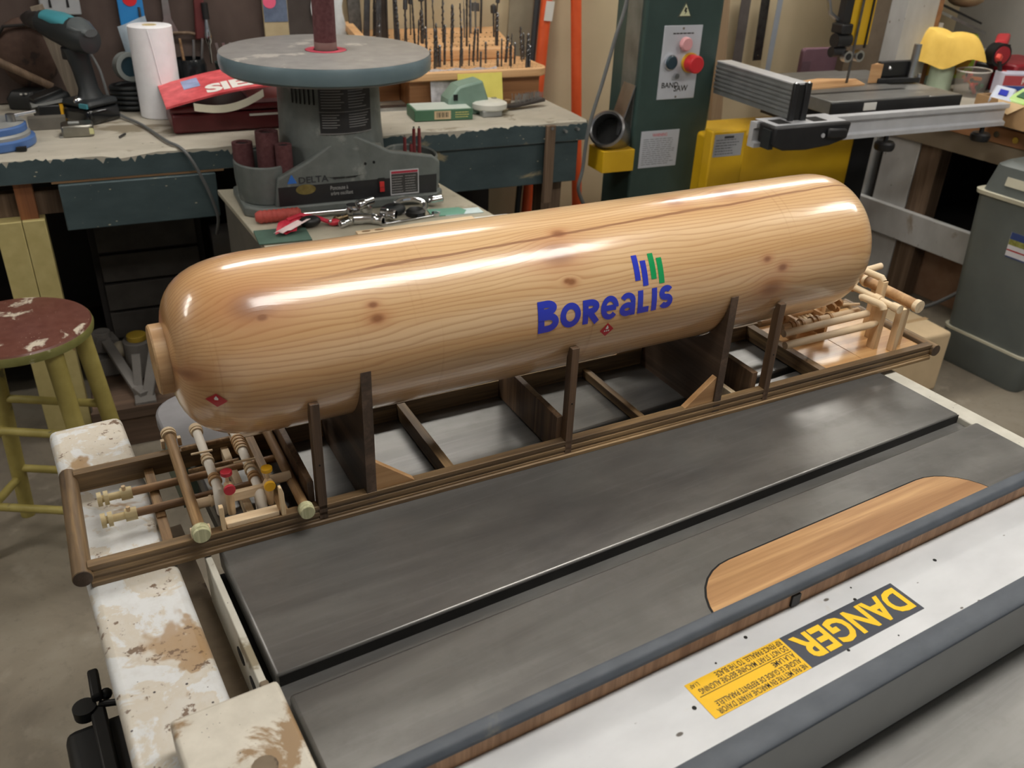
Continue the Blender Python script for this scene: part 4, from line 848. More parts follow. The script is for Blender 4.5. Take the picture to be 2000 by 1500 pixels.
# sloping shoulder between housing and column
MB().loft([[(-.10,-.108,.140),(.12,-.108,.150),(.16,.06,.130),(-.15,.06,.125)],[(-.06,-.108,.178),(.07,-.108,.178),(.13,.05,.19),(-.12,.05,.19)],[(-.02,-.100,.198),(.035,-.100,.198),(.10,.0,.24),(-.09,.0,.24)]]).build('shoulder',m_sandgrey,sd,bevel=.01)
MB().lathe([(.158,.095),(.156,.13),(.150,.20),(.146,.335)],(-.008,.02,0),n=56).build('column',m_sandgrey,sd)
MB().lathe([(.285,.340),(.297,.346),(.300,.356),(.300,.374),(.296,.384)],(-.008,.02,0),n=72).build('table_rim',m_rim,sd); MB().lathe([(.060,.386),(.290,.386),(.296,.3845),(.285,.338),(.060,.338),(.060,.386)],(-.008,.02,0),n=72).build('table',m_disc,sd)
MB().lathe([(.036,.3868),(.058,.3868),(.059,.384),(.036,.384),(.036,.3868)],(-.008,.02,0),n=40).build('throat_ring',plain('ring_red',(176,60,80),.5),sd)
m_grit=plain('maroon_abrasive',(92,54,56),.9,0,10,90,.4)
dm=MB().lathe([(.009,.384),(.0315,.384),(.0315,.516),(.029,.518),(.009,.518)],(-.008,.02,0),n=36).build('sanding_drum',m_grit,sd); MB().lathe([(.0317,.384),(.0321,.386),(.0321,.404),(.0317,.406)],(-.008,.02,0),n=36).build('dust_band',plain('dusty_band',(128,106,100),.9),dm)
MB().cyl((-.008,.02,.518),(-.008,.02,.530),.016,n=18).build('washer',m_steel,dm); MB().cyl((-.008,.02,.528),(-.008,.02,.542),.009,n=6).build('spindle_nut',m_steel,dm)
# curved rating plate and vents on the column
def arc(z0,z1,a0,a1,r,n=16): return [(math.sin(a0+(a1-a0)*k/n)*r-.008,-math.cos(a0+(a1-a0)*k/n)*r+.02,z) for z in (z0,z1) for k in range(n+1)],[(k,k+1,n+2+k,n+1+k) for k in range(n)]
pl_=MB().add(*arc(.205,.332,-.42,.62,.1530)).build('rating_plate',plain('plate_charcoal',(44,44,46),.35,0,4),sd,smooth=60)
mt=plain('plate_print_grey',(120,120,120),.4)
for z,h in ((.203,.003),(.330,.003),(.258,.0015)): MB().add(*arc(z,z+h,-.43,.63,.1538)).build('plate_border',mt,pl_,smooth=60)
for k in range(9):
    z=.322-.0068*k; MB().add(*arc(z,z+.0022,-.38,-.02 if k%3 else .04,.1536,8)).build('plate_print',mt,pl_,smooth=60); MB().add(*arc(z,z+.0022,.12,.5-.03*(k%4),.1536,8)).build('plate_print',mt,pl_,smooth=60)
for k in range(6):
    z=.25-.0062*k; MB().add(*arc(z,z+.0022,-.38,-.06-.05*(k%2),.1536,8)).build('plate_print',mt,pl_,smooth=60); MB().add(*arc(z,z+.0022,.12,.55-.04*(k%3),.1536,8)).build('plate_print',mt,pl_,smooth=60)
for a in (-.98,-.89,-.80,-.71,-.62,-.53): MB().add(*arc(.275,.330,a,a+.035,.1505,2)).build('vent_slot',m_gapblack,sd)
# side trays with loose drums
for s,ax,nm in ((-1,-.222,'left_tray'),(1,.228,'right_tray')):
    MB().lathe([(.076,.03),(.082,.08),(.082,.124 if s<0 else .110),(.079,.128 if s<0 else .114),(.075,.124 if s<0 else .110),(.073,.06),(1e-5,.055)],(ax,-.008,0),n=40).xf(Matrix.Diagonal((1,1.3,1,1))).build('accessory_tray',m_sandgrey,sd)
yf=-.1285
bl=MB().box(-.205,.272,yf-.0006,yf,.028,.078).build('lower_panel',plain('panel_black',(36,36,38),.4,0,3),sd,smooth=0)
m_dprint=plain('print_dark',(46,48,52),.5); m_lprint=plain('print_light_grey',(176,176,174),.5)
letters('maker_lettering','DELTA',(-.145,yf-.0012,.084),(1,0,0),(0,0,1),m_dprint,sd,width=.086,height=.017,bold=.02)
letters('model_lettering','Oscillating',(-.046,yf-.0012,.100),(1,0,0),(0,0,1),m_dprint,sd,width=.052,height=.010,bold=.012); letters('model_lettering','Spindle Sander',(-.046,yf-.0012,.086),(1,0,0),(0,0,1),m_dprint,sd,width=.072,height=.010,bold=.012)
letters('model_lettering','Ponceuse à',(-.055,yf-.0012,.060),(1,0,0),(0,0,1),m_lprint,bl,width=.052,height=.011); letters('model_lettering','arbre oscillant',(-.055,yf-.0012,.046),(1,0,0),(0,0,1),m_lprint,bl,width=.066,height=.010)
MB().add([(-.178,yf-.001,.086),(-.150,yf-.001,.086),(-.163,yf-.001,.108),(-.166,yf-.001,.108)],[(0,1,2,3)]).build('triangle_emblem',plain('emblem_blue',(50,110,196),.4),sd,smooth=0)
MB().lathe([(1e-5,0),(.026,0)],(-.115,yf-.0015,.068),(0,-1,0),28).xf(Matrix.Translation((0,0,.068))@Matrix.Diagonal((1.1,1,.52,1))@Matrix.Translation((0,0,-.068))).build('gold_sticker',plain('sticker_gold',(172,156,96),.35,.3,14,60),sd)
swt=MB().box(.088,.108,yf-.004,yf,.040,.080).build('rocker_switch',m_black,sd); MB().box(.091,.105,yf-.009,yf-.004,.058,.072).build('rocker',plain('switch_red',(206,50,48),.4),swt,bevel=.001); MB().box(.092,.106,yf-.007,yf-.004,.044,.057).build('rocker',plain('switch_red_low',(188,44,44),.4),swt,bevel=.001)
wl=MB().box(.126,.215,yf-.001,yf,.030,.098).build('warning_plate',plain('plate_white_edge',(196,196,200),.4),sd,smooth=0); MB().box(.129,.212,yf-.0014,yf-.001,.034,.088).build('plate_field',plain('plate_field_dark',(58,56,56),.4),wl,smooth=0); MB().box(.129,.212,yf-.0014,yf-.001,.089,.095).build('plate_banner',plain('banner_red',(170,44,66),.4),wl,smooth=0)
lines_of_print('plate_print',(.131,yf-.0018,.036),(1,0,0),(0,0,1),.036,.048,7,m_lprint,wl,.3,.2); lines_of_print('plate_print',(.172,yf-.0018,.036),(1,0,0),(0,0,1),.036,.048,7,m_lprint,wl,.3,.2)
for q in ((.052,.122),(.078,.124)): MB().cyl((q[0],yf+.002,q[1]),(q[0],yf-.001,q[1]),.004,n=10).build('screw_hole',m_gapblack,sd)
MB().cyl((.285,-.085,.028),(.285,-.085,.036),.011,n=16).cyl((.285,-.085,.036),(.285,-.085,.044),.006,n=6).build('hold_down_bolt',m_steel,sd)
def loose_drum(px,py,r,h,label,base):
    o=thing('sanding_sleeve',label,'sanding sleeve',base,BYAW,'spare sanding sleeves in the sander trays')
    MB().lathe([(r*.62,.0),(r,0),(r,h),(r*.62,h),(r*.62,0)],n=24).build('sleeve',m_grit,o); MB().cyl((0,0,.002),(0,0,h*.96),r*.60,n=18).build('rubber_core',m_rubber,o)
lt=lambda x,y,z: SO+BX*x*.925+BY*y*.925+Vector((0,0,z*1.03))
loose_drum(0,0,.027,.115,'wide maroon sanding sleeve at the left rim of the sander tray',lt(-.272,.005,.058)); loose_drum(0,0,.030,.150,'tallest maroon sanding sleeve in the left sander tray',lt(-.208,-.04,.058)); loose_drum(0,0,.022,.080,'short maroon sanding sleeve beside the sander column',lt(-.172,-.085,.100))
for k,(x,y,h) in enumerate(((.215,.0,.10),(.228,-.02,.085),(.248,.01,.12),(.258,-.012,.125))): 
    o=thing('spindle',('shortest','second','third','tallest')[k]+' thin red spindle in the right sander tray','spindle',lt(x,y,.056),BYAW,'thin red spindles')
    MB().cyl((0,0,0),(0,0,h),.006,.0045,n=10).build('shaft',plain('spindle_red',(134,56,58),.7),o); MB().cyl((0,0,h),(0,0,h+.006),.0025,n=8).build('pin',m_steel,o)

# ------------------------------------------------------------------ loose things on the tool stand
ZS=.7505
def on(px,py): return at(px,py,ZS)
p=on(500,437); q=on(690,419); t=thing('ratchet_wrench','chrome ratchet with a red ribbed grip on the tool stand','ratchet',p,math.atan2((q-p).y,(q-p).x)); L=(q-p).length
m_grip=plain('red_ribbed_grip',(176,74,66),.6,0,8)
pr=[(.010,0)]+[(.0155+.0022*(k%2),.008+.006*k) for k in range(18)]+[(.011,.118)]
MB().lathe(pr,(0,0,.017),(1,0,0),18).build('grip',m_grip,t); MB().lathe([(.0085,.118),(.0075,.16),(.0065,L-.02)],(0,0,.014),(1,0,0),16).build('shank',m_chrome,t); MB().lathe([(1e-5,-.010),(.020,-.010),(.022,0),(.018,.012),(1e-5,.012)],(L,0,.016),(0,0,1),24).build('head',m_chrome,t)
def socket(px,py,r,h,label,axis=(0,0,1),dz=0.0):
    axis=Vector(axis).normalized(); lie=abs(axis.z)<.7
    o=thing('socket',label,'socket',on(px,py)+Vector((0,0,(r if lie else 0)+dz)),0,'chrome sockets heaped on the stand')
    MB().lathe([(r*.55,.001),(r*.9,0),(r,.002),(r,h*.45),(r*.86,h*.52),(r*.86,h-.002),(r*.78,h),(r*.55,h),(r*.52,h*.6),(r*.52,.001)],(0,0,0),axis,20).build('barrel',m_chrome,o)
    MB().lathe([(1e-5,h*.6),(r*.5,h*.6)],(0,0,0),axis,6).build('hex_floor',m_gapblack,o)
socket(675,402,.014,.040,'upright chrome socket at the left of the heap',(0,0,1)); socket(712,412,.022,.030,'round chrome ball headed socket behind the heap',(0,0,1)); socket(690,438,.015,.055,'long chrome socket lying across the front of the heap',(1,-.35,0)); socket(665,446,.010,.032,'smallest chrome socket at the front left of the heap',(1,.2,.1)); socket(725,436,.014,.038,'chrome socket lying open end toward the saw',(.6,-.9,0)); socket(745,428,.016,.042,'chrome socket lying beside the dark leather pouch',(.7,-.7,0)); socket(838,402,.014,.040,'chrome socket at the right end below the red warning plate',(.9,-.5,.25)); socket(700,425,.013,.05,'chrome socket lying on top of the heap',(1,.25,.1),.022)
t=thing('socket_bits','dark bronze adapter cluster beside the keys on the stand','adapter',on(655,440)); MB().lathe([(.006,0),(.012,.004),(.012,.02),(.007,.026),(.007,.045)],(0,0,.012),(1,.5,0),14).build('adapter',metal('bronze',(120,104,80),.35),t); MB().cyl((.01,.02,.008),(.035,.035,.008),.008,n=12).build('pin',m_darksteel,t)
t=thing('key_ring','chrome carabiner ring with blue reflections lying under the sander plate','ring',on(800,410)); MB().tube([(.034*math.cos(k*PI/12)*1.4,.034*math.sin(k*PI/12)*.8,.010+.012*math.sin(k*PI/12)) for k in range(25)],.0075,n=10).build('ring',m_chrome,t)
t=thing('tool_pouch','small black leather pouch between the sockets and the ring','pouch',on(768,420)); MB().ball((0,0,.016),.028,16,(1.3,.9,.6)).build('body',m_rubber,t); MB().tube([(-.03,0,.02),(0,-.01,.034),(.03,0,.022)],.004).build('flap_cord',m_black,t)
t=thing('lens_cap','black round rubber cap in front of the chrome ring','cap',on(812,420)); MB().lathe([(1e-5,0),(.026,0),(.027,.012),(.020,.018),(1e-5,.018)],n=22).build('cap',m_black,t); MB().box(-.008,.008,-.03,.0,.002,.010).build('tab',m_rubber,t)
t=thing('box_wrench','slim chrome wrench lying at the right front of the stand','wrench',on(818,428),.05); MB().box(-.10,.045,-.004,.004,.001,.006).build('shank',m_chrome,t,bevel=.0015); MB().lathe([(.007,0),(.012,0),(.012,.008),(.007,.008),(.007,0)],(.055,.004,.001),n=18).build('ring_end',m_chrome,t); MB().lathe([(.005,0),(.009,0),(.009,.007),(.005,.007),(.005,0)],(-.105,0,.001),n=16).build('ring_end',m_chrome,t)
o=MB().prism([(-.045,-.028),(.045,-.028),(.06,0),(.045,.028),(-.045,.028)],0,.003).build('green_card',plain('jade_card',(112,168,148),.4),None); o.location=on(870,415); o.rotation_euler=(0,0,-.2); tag(o,'jade green card under the wrench tip','card')
o=MB().box(-.055,.055,-.022,.022,0,.002).build('blue_label',plain('pale_blue_label',(206,224,226),.5,0,8,40),None); o.location=on(903,414); o.rotation_euler=(0,0,-.15); tag(o,'pale blue printed label near the right edge of the stand','label')
t=thing('paint_stick','pale wooden paint stick with two oval holes lying on the stand','stick',on(790,446)+Vector((0,0,0)),-.06); MB().box(-.13,.20,-.012,.012,0,.006).build('stick',m_birch,t,bevel=.001)
for x in (-.105,-.070): MB().cyl((x,0,.0058),(x,0,.0066),.0055,n=14).xf(Matrix.Translation((x,0,0))@Matrix.Diagonal((2.2,1,1,1))@Matrix.Translation((-x,0,0))).build('oval_hole',m_bwood,t)
o=MB().box(-.17,.17,-.011,.011,0,.005).build('white_batten',m_cardwhite,None); o.location=on(880,436); o.rotation_euler=(0,0,-.12); tag(o,'thin white batten along the front right of the stand','batten')
t=thing('sanding_pad','dark green sanding pad under the lanyard','pad',on(552,462),-.15); MB().box(-.065,.065,-.05,.05,0,.005).build('pad',plain('pad_green',(70,96,84),.7),t,bevel=.001); MB().box(-.065,.065,-.05,.05,.0,.0015).build('backing',m_stripwood,t)
t=thing('lanyard','red and white lanyard ribbon with a black fob on the stand','lanyard',on(552,452)); m_ribbon=plain('ribbon_red',(200,40,66),.5,0,14,30)
MB().sheet(lambda u,v:(.010+.055*v-.09*u*.6+.012*u,-.075*u+.03,.012+.015*math.sin(PI*u)+.004*math.sin(9*v)),16,4,.001).build('ribbon',m_ribbon,t)
MB().sheet(lambda u,v:(.012+.045*v-.062*u+.012,-.035-.028*u+.012,.030+.004*math.sin(9*v)-.012*u),6,4,.0006).build('ribbon_patch',plain('ribbon_white',(226,206,206),.5),t)
MB().ball((.075,.002,.016),.024,16,(1.2,.9,.6)).build('fob',m_black,t); MB().tube([(.02,.02,.02),(.06,.03,.026),(.10,.01,.018),(.125,-.012,.01)],.006,n=8).build('strap',m_ribbon,t); MB().ball((.135,-.016,.010),.013,12,(1.4,.8,.7)).build('clip',plain('clip_red',(190,40,58),.4),t); MB().ball((.122,-.02,.016),.005,8).build('rivet',m_chrome,t)

# ------------------------------------------------------------------ band saw
SYAW=-.12; BS=Vector((2.79,2.25,0)); m_bsgreen=plain('saw_dark_green',(52,72,68),.42,0,6,8); m_bsyellow=plain('saw_yellow',(214,170,28),.4,0,8,6); m_bsblack=plain('saw_black',(34,34,36),.45,.1,5); m_alu=metal('anodised_aluminium',(206,208,213),.42,6,20,(1,1,1),.35); m_label=plain('silver_label',(190,194,202),.4,0,5)
b=thing('band_saw','dark green and yellow band saw behind the wooden tank','band saw',BS,SYAW)
XC0,XC1,YC=-.850,-.550,.06
MB().box(XC0,XC1,YC,YC+.19,0,1.95).build('column',m_bsgreen,b,bevel=.008)
MB().box(XC1-.035,XC1+.022,YC+.03,YC+.17,.0,1.95).build('column_rib',m_bsgreen,b,bevel=.004)
MB().box(XC0-.004,XC0+.012,YC+.02,YC+.11,.75,1.95).build('side_channel',plain('channel_steel',(120,124,120),.4,.5,16),b)
# lower wheel housing, table, trunnion
MB().box(-.585,.10,-.005,.20,.05,.805).build('lower_housing',m_bsyellow,b,bevel=.012)
MB().prism([(-.600,-.05),(-.455,-.05),(-.425,.0),(-.600,.0)],.40,.830).build('motor_guard',m_bsyellow,b,bevel=.006)
MB().box(.10,.20,.0,.18,.0,.86).build('rear_stand',m_bsblack,b)
MB().box(-.24,.14,-.02,.16,.83,.90).build('trunnion',m_bsblack,b)
m_bstable=worn('saw_table_iron',(128,128,126),(160,160,158),.35,6,.38,None,(.6,1,1),.4)
MB().box(-.27,.175,-.23,.25,.905,.95).build('table',m_bstable,b,bevel=.003); MB().box(.182,.33,-.23,.25,.905,.946).build('table_leaf',m_bstable,b,bevel=.003)
MB().box(-.272,.33,-.235,-.229,.900,.944).build('table_edge',m_bsblack,b); MB().box(-.13,-.075,-.238,-.234,.915,.940).build('scale_window',m_cardwhite,b)
MB().box(-.26,.17,-.12,-.10,.9495,.9505).build('gauge_slot',m_bsblack,b); MB().prism([(-.20,-.05),(.06,-.03),(.10,.06),(-.05,.10),(-.22,.05)],.9502,.956).build('offcut_board',m_blockw,b)
# blade, guides, guard
MB().box(-.005,.005,-.0012,.0012,.955,1.85).build('blade',m_darksteel,b)
gz=1.075
MB().box(-.030,.070,.008,.05,gz+.01,1.85).build('blade_guard',m_bsyellow,b,bevel=.003); MB().box(.050,.056,.002,.009,gz,1.85).build('guard_seam',m_bsblack,b); MB().box(-.064,-.030,.012,.045,gz+.06,1.85).build('guide_post',m_bsblack,b)
MB().box(-.080,-.03,-.01,.05,gz+.050,gz+.085).build('guide_bracket',m_bsblack,b,bevel=.006); MB().cyl((-.085,.015,gz+.028),(-.02,.015,gz+.028),.024,n=18).build('guide_block',m_bsblack,b); MB().cyl((-.085,.02,gz-.012),(-.03,.02,gz-.012),.018,n=16).build('guide_block',m_bsblack,b)
for x in (-.028,.026): 
    r_=MB().cyl((x,-.012,gz-.025),(x,.010,gz-.025),.020,n=20).build('guide_bearing',m_steel,b); MB().cyl((x,-.0135,gz-.025),(x,-.012,gz-.025),.012,n=16).build('bearing_seal',m_bsblack,r_)
MB().tube([Vector((-.13,.05,1.40)),Vector((-.12,.05,1.25)),Vector((-.10,.045,1.19)),Vector((-.06,.04,1.165))],.008,n=10).build('coolant_tube',m_steel,b)
MB().box(XC0,.10,.07,.17,1.80,1.93).build('upper_arm',m_bsgreen,b,bevel=.006)
# front rail and parked rip fence of the band saw
MB().prism([(-.318,.845),(-.285,.845),(-.285,.922),(-.318,.922),(-.318,.908),(-.305,.902),(-.305,.864),(-.318,.858)],-.64,.485,'x').build('front_rail',m_alu,b)
for x in (-.06,.40): MB().cyl((x,-.30,.820),(x,-.30,.845),.008,n=12).build('rail_bolt',m_bsblack,b); 
for x in (-.06,.40): MB().lathe([(1e-5,.79),(.030,.792),(.034,.80),(.034,.815),(.028,.822),(1e-5,.822)],(x,-.30,0),n=12).build('rail_knob',m_bsblack,b)
fz0,fz1=.936,1.040
ff=MB(); prof=[(-.462,fz0),(-.462,fz0+.02)]
for k in range(6): z=fz0+.016+.0135*k; prof+=[(-.462,z),(-.466,z+.003),(-.466,z+.007),(-.462,z+.010)]
prof+=[(-.462,fz1),(-.408,fz1),(-.408,fz0)]
m_ext=metal('dark_extrusion',(132,134,134),.4,8,20,(1,1,1),.5)
MB().prism([(a,b_) for a,b_ in prof],-.352,.055,'y').xf(Matrix.Translation((-.085,0,0))).build('fence_extrusion',m_ext,b); MB().box(-.549,-.490,-.351,.055,fz1,fz1+.004).build('fence_top_lip',m_alu,b)
MB().box(-.555,-.537,-.362,-.350,fz0-.01,fz1+.006).build('fence_end_cap',m_bsblack,b,bevel=.002); MB().box(-.509,-.487,-.362,-.350,fz0-.01,fz1+.006).build('fence_end_cap',m_bsblack,b,bevel=.002); MB().box(-.537,-.509,-.356,-.350,fz0,fz1).build('fence_end_web',m_gapblack,b)
for x in (-.547,-.497): MB().ball((x,-.356,fz1+.004),.006,10).build('cap_screw',m_chrome,b)
hp=[(-.645,.872),(-.60,.856),(-.51,.852),(-.42,.860),(-.352,.878),(-.345,.930),(-.645,.930)]
MB().prism(hp,-.415,-.335,'y').build('fence_clamp',m_bsblack,b,bevel=.006); MB().box(-.635,-.355,-.40,-.30,.9305,.9325).build('clamp_top_frame',m_alu,b); MB().box(-.612,-.562,-.385,-.33,.9326,.9332).build('clamp_window',m_gapblack,b); MB().box(-.475,-.42,-.385,-.33,.9326,.9332).build('clamp_window',m_gapblack,b)
MB().obox((-.405,-.420,.900),(.075,.014,.030),(0,.06,0)).build('clamp_lever',m_bsblack,b,bevel=.006); MB().cyl((-.455,-.418,.895),(-.455,-.412,.895),.007,n=12).build('lever_pin',m_alu,b); MB().box(-.650,-.632,-.40,-.36,.86,.918).build('clamp_jaw',m_rubber,b)
# dust hose ring and drawer box on the column's left side
MB().prism([(XC0-.125,YC-.02),(XC0-.001,YC-.02),(XC0-.001,YC+.085),(XC0-.125,YC+.085)],.690,.765).build('side_tray',m_bsyellow,b,bevel=.002); MB().box(XC0-.115,XC0-.010,YC-.01,YC+.075,.750,.7665).build('tray_hollow_shade',plain('tray_shade_yellow',(170,132,24),.5),b)  # darker yellow slab paints the shade of the tray's hollow
MB().obox((XC0-.030,YC+.05,.890),(.004,.075,.17),(0,.30,0)).build('hose_bracket',m_steel,b)
MB().lathe([(.050,-.05),(.062,-.052),(.064,.04),(.058,.048),(.052,.04),(.050,-.05)],(XC0-.075,YC+.035,.815),(-.62,-.50,.42),36).build('dust_port',metal('port_steel',(168,168,170),.35),b); MB().lathe([(1e-5,0),(.050,0)],(XC0-.070,YC+.039,.811),(-.62,-.50,.42),28).build('port_shadow',m_gapblack,b)
# control plate and labels on the column front
yb=YC-.0012
cp=MB().box(-.775,-.625,yb-.002,YC,.923,1.160).build('control_plate',m_label,b,bevel=.001)
def knob(x,z,r,h,mt,base=None):
    k=MB().lathe([(r*.7,0),(r,.006),(r,h-.004),(r*.85,h),(1e-5,h)],(x,yb-.002,z),(0,-1,0),24).build('push_button',mt,cp)
    if base: MB().lathe([(r*1.12,0),(r*1.12,.010),(r*.8,.012)],(x,yb-.002,z),(0,-1,0),24).build('button_collar',base,k)
knob(-.692,1.103,.022,.022,plain('pink_lamp',(232,172,176),.3)); knob(-.740,1.045,.022,.018,plain('knob_dark_teal',(40,60,70),.3),m_chrome); knob(-.662,1.041,.029,.048,plain('stop_red',(206,44,52),.4),plain('stop_yellow_collar',(220,170,40),.4))
MB().cyl((-.712,yb-.002,1.0),(-.712,yb-.014,1.0),.009,n=14).build('key_lock',m_chrome,cp)
letters('plate_lettering','BAND',(-.762,yb-.0025,.961),(1,0,0),(0,0,1),m_letter,cp,width=.066,height=.018,bold=.015); letters('plate_lettering','SAW',(-.712,yb-.0025,.948),(1,0,0),(0,0,1),m_letter,cp,width=.056,height=.020,bold=.015)
lines_of_print('plate_print',(-.74,yb-.0025,1.130),(1,0,0),(0,0,1),.085,.010,1,m_letter,cp,.1,.4)
for z in (.931,1.151): MB().cyl((-.702,yb-.002,z),(-.702,yb-.004,z),.004,n=10).build('plate_rivet',m_chrome,cp)
def tri(s,z): return [(-.702-s*.9,z),(-.702+s*.9,z),(-.702,z+s*1.6)]
wt=MB().prism(tri(.030,1.185),yb-.001,YC,'y').build('hazard_triangle',plain('triangle_black',(70,76,66),.5),b,smooth=0); MB().prism(tri(.023,1.189),yb-.0016,yb-.001,'y').build('triangle_field',plain('triangle_cream',(216,218,180),.4),wt,smooth=0)
MB().add([(-.704,yb-.002,1.216),(-.696,yb-.002,1.212),(-.700,yb-.002,1.205),(-.695,yb-.002,1.204),(-.704,yb-.002,1.192),(-.702,yb-.002,1.201),(-.708,yb-.002,1.203)],[(0,1,2,3,4,5,6)]).build('lightning_bolt',m_letter,wt,smooth=0)
wlb=MB().box(-.820,-.665,yb-.001,YC,.690,.818).build('warning_label',m_label,b,smooth=0); letters('warning_lettering','WARNING',(-.775,yb-.0015,.798),(1,0,0),(0,0,1),plain('print_red',(206,84,92),.5),wlb,width=.060,height=.011,bold=.01); lines_of_print('warning_print',(-.810,yb-.0015,.698),(1,0,0),(0,0,1),.135,.095,13,plain('print_grey',(110,112,120),.5),wlb,.25,.28)
nl=MB().box(-.590,-.470,-.0512,-.05,.740,.818).build('rating_label',plain('label_mid_grey',(150,152,156),.4),b,smooth=0); lines_of_print('rating_print',(-.583,-.0517,.745),(1,0,0),(0,0,1),.10,.058,6,m_dprint,nl,.3,.25); MB().box(-.550,-.510,-.0517,-.0512,.803,.811).build('maker_bar',m_dprint,nl,smooth=0)
# miter gauge standing on the table
mg=thing('miter_gauge','black miter gauge with a steel rod standing on the band saw table','miter gauge',BS+Vector((math.cos(SYAW)*.19+.012,math.sin(SYAW)*.19-.01,.9505)),SYAW)
MB().box(-.06,.10,.0,.022,.02,.075).build('face',m_bsblack,mg,bevel=.004); MB().prism([(-.07,-.01),(.12,-.03),(.135,.02),(-.05,.05)],.0,.018).build('protractor',m_bsblack,mg,bevel=.003); MB().cyl((.085,-.012,.018),(.085,-.012,.135),.014,n=18).build('rod_handle',m_steel,mg); MB().prism([(-.11,.0),(-.055,-.004),(-.05,.02),(-.06,.022)],.002,.068).build('wood_facing',m_blockw,mg); MB().ball((-.02,-.003,.052),.008,10).build('face_bolt',m_chrome,mg); MB().cyl((.12,-.02,.0),(.12,-.02,.03),.007,n=10).build('stop_screw',m_steel,mg)
# cable hanging beside the saw
o=MB().tube(spline([aty(1240,-90,2.33),aty(1222,10,2.33),aty(1203,70,2.33),aty(1180,150,2.33),aty(1150,250,2.33),aty(1138,330,2.33),aty(1130,372,2.33),aty(1150,420,2.36)]),.006,n=10).build('saw_cable',m_cable); tag(o,'grey cable hanging between the bench corner and the band saw','cable')
# boards and blades leaning on the wall behind the band saw
def leaner(name,label,cat,px0,py0,px1,py1,w,th,mt,off=.06):
    def P(px,py,of):
        d=ray(px,py); tt=((BO+BY*(WALL_B-of)-EYE).dot(BY))/d.dot(BY); return EYE+d*tt
    a_=P(px0,py0,off); c_=P(px1,py1,off); t=thing(name,label,cat,c_,0)
    MB().beam((0,0,0),a_-c_,w,th,up=BY).build('blade' if 'saw' in name else 'board',mt,t); return t
t=leaner('hand_saw','dark hand saw blade hanging on the wall left of the pale steel strip','hand saw',1500,-30,1478,118,.045,.003,m_darksteel); MB().cyl((0,-.003,.02),(0,.003,.02),.005,n=10).build('blade_rivet',m_chrome,t)
leaner('tapered_saw','wide dark tapered saw blade hanging behind the band saw column','saw blade',1462,-30,1438,128,.050,.003,plain('blade_grey',(104,98,96),.45,.4,12),.05)
leaner('steel_strip','pale blue grey steel strip leaning on the beige wall','strip',1530,-30,1490,185,.026,.004,plain('strip_blue_grey',(168,176,188),.4,.3,6),.06)
leaner('wall_stud','brown wooden board behind the band saw column','board',1415,-30,1395,260,.055,.02,wood('stud_brown',(172,148,118),(140,116,90),12,'z',.7),.03)
leaner('paint_board','pale tan board standing on the wall beside the first orange bar','board',1020,-20,1010,120,.10,.01,plain('board_grey_tan',(150,140,120),.7,0,8),.012)
pp=at(1590,118,1.0); t=thing('kneeling_pad','dusty purple foam pad standing behind the band saw table','pad',aty(1590,142,2.66),SYAW); MB().prism([(-.10,-.90),(.10,-.90),(.10,.09),(.09,.10),(-.075,.10),(-.085,.09)],-.012,.012,'y').build('pad',plain('pad_purple',(110,80,92),.8,0,6),t,bevel=.005); MB().box(-.085,-.04,-.014,-.012,-.05,.05).build('worn_patch',plain('pad_worn',(96,72,82),.8),t)

# ------------------------------------------------------------------ right side bench and its clutter
m_rwhite=worn('leg_white_paint',(196,196,194),(160,148,132),.25,5,.6,(110,96,80),(1,1,.5)); m_ortan=wood('orange_plank_edge',(186,138,98),(150,104,70),14,'y',.6); m_tanboard=plain('tan_board',(146,132,112),.7,0,6,4)
rb=thing('side_bench','rough side bench on white posts behind the grey bin','bench')
MB().box(3.40,4.2,-1.2,2.50,.80,.835).build('top',m_btop,rb,bevel=.002); MB().box(3.385,3.41,-1.2,2.44,.742,.80).build('edge_plank',m_ortan,rb,bevel=.002); MB().box(3.395,3.43,-1.2,2.47,.664,.742).build('apron',m_tanboard,rb)
MB().box(3.40,3.48,2.30,2.47,0,.664).build('white_post',m_rwhite,rb,bevel=.003); MB().box(3.402,3.48,2.20,2.297,0,.664).build('wood_post',m_stripwood,rb,bevel=.003)
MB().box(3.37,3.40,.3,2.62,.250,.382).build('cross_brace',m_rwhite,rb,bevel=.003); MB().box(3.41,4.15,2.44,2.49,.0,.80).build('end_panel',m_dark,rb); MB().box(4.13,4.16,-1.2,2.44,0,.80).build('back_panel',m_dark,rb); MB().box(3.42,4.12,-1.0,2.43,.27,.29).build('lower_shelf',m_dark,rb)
for y in (.4,-1.1): MB().box(3.41,3.49,y,y+.09,0,.664).build('wood_post',m_stripwood,rb)
for q in ((3.384,1.98,.775),(3.384,1.90,.77)): MB().cyl(q,(q[0]-.004,q[1],q[2]),.012,n=12).build('bolt_head',m_chrome,rb)
o=MB().box(3.40,3.60,2.52,2.62,0,2.48).build('trim_1',m_rwhite); struct(o)
o=MB().box(3.602,3.66,2.54,2.62,0.0,2.48).build('trim_2',m_ortan); struct(o)
o=MB().box(3.18,3.398,2.60,2.68,0,2.48).build('shade_panel',plain('shadowed_brown_panel',(112,98,82),.8,0,8)); struct(o)  # dark brown panel stands in for the shadowed space beside the post
ZR=.836
def onr(px,py,z=ZR): return at(px,py,z)
def onx(px,py,x):
    q=atx(px,py,x); q.z=ZR; return q
m_ycloth=plain('yellow_cloth',(248,206,100),.8,0,10,14)
t=thing('yellow_cloth','crumpled yellow cloth draped over a bottle on the side bench','cloth',onx(1850,100,3.62),.2)
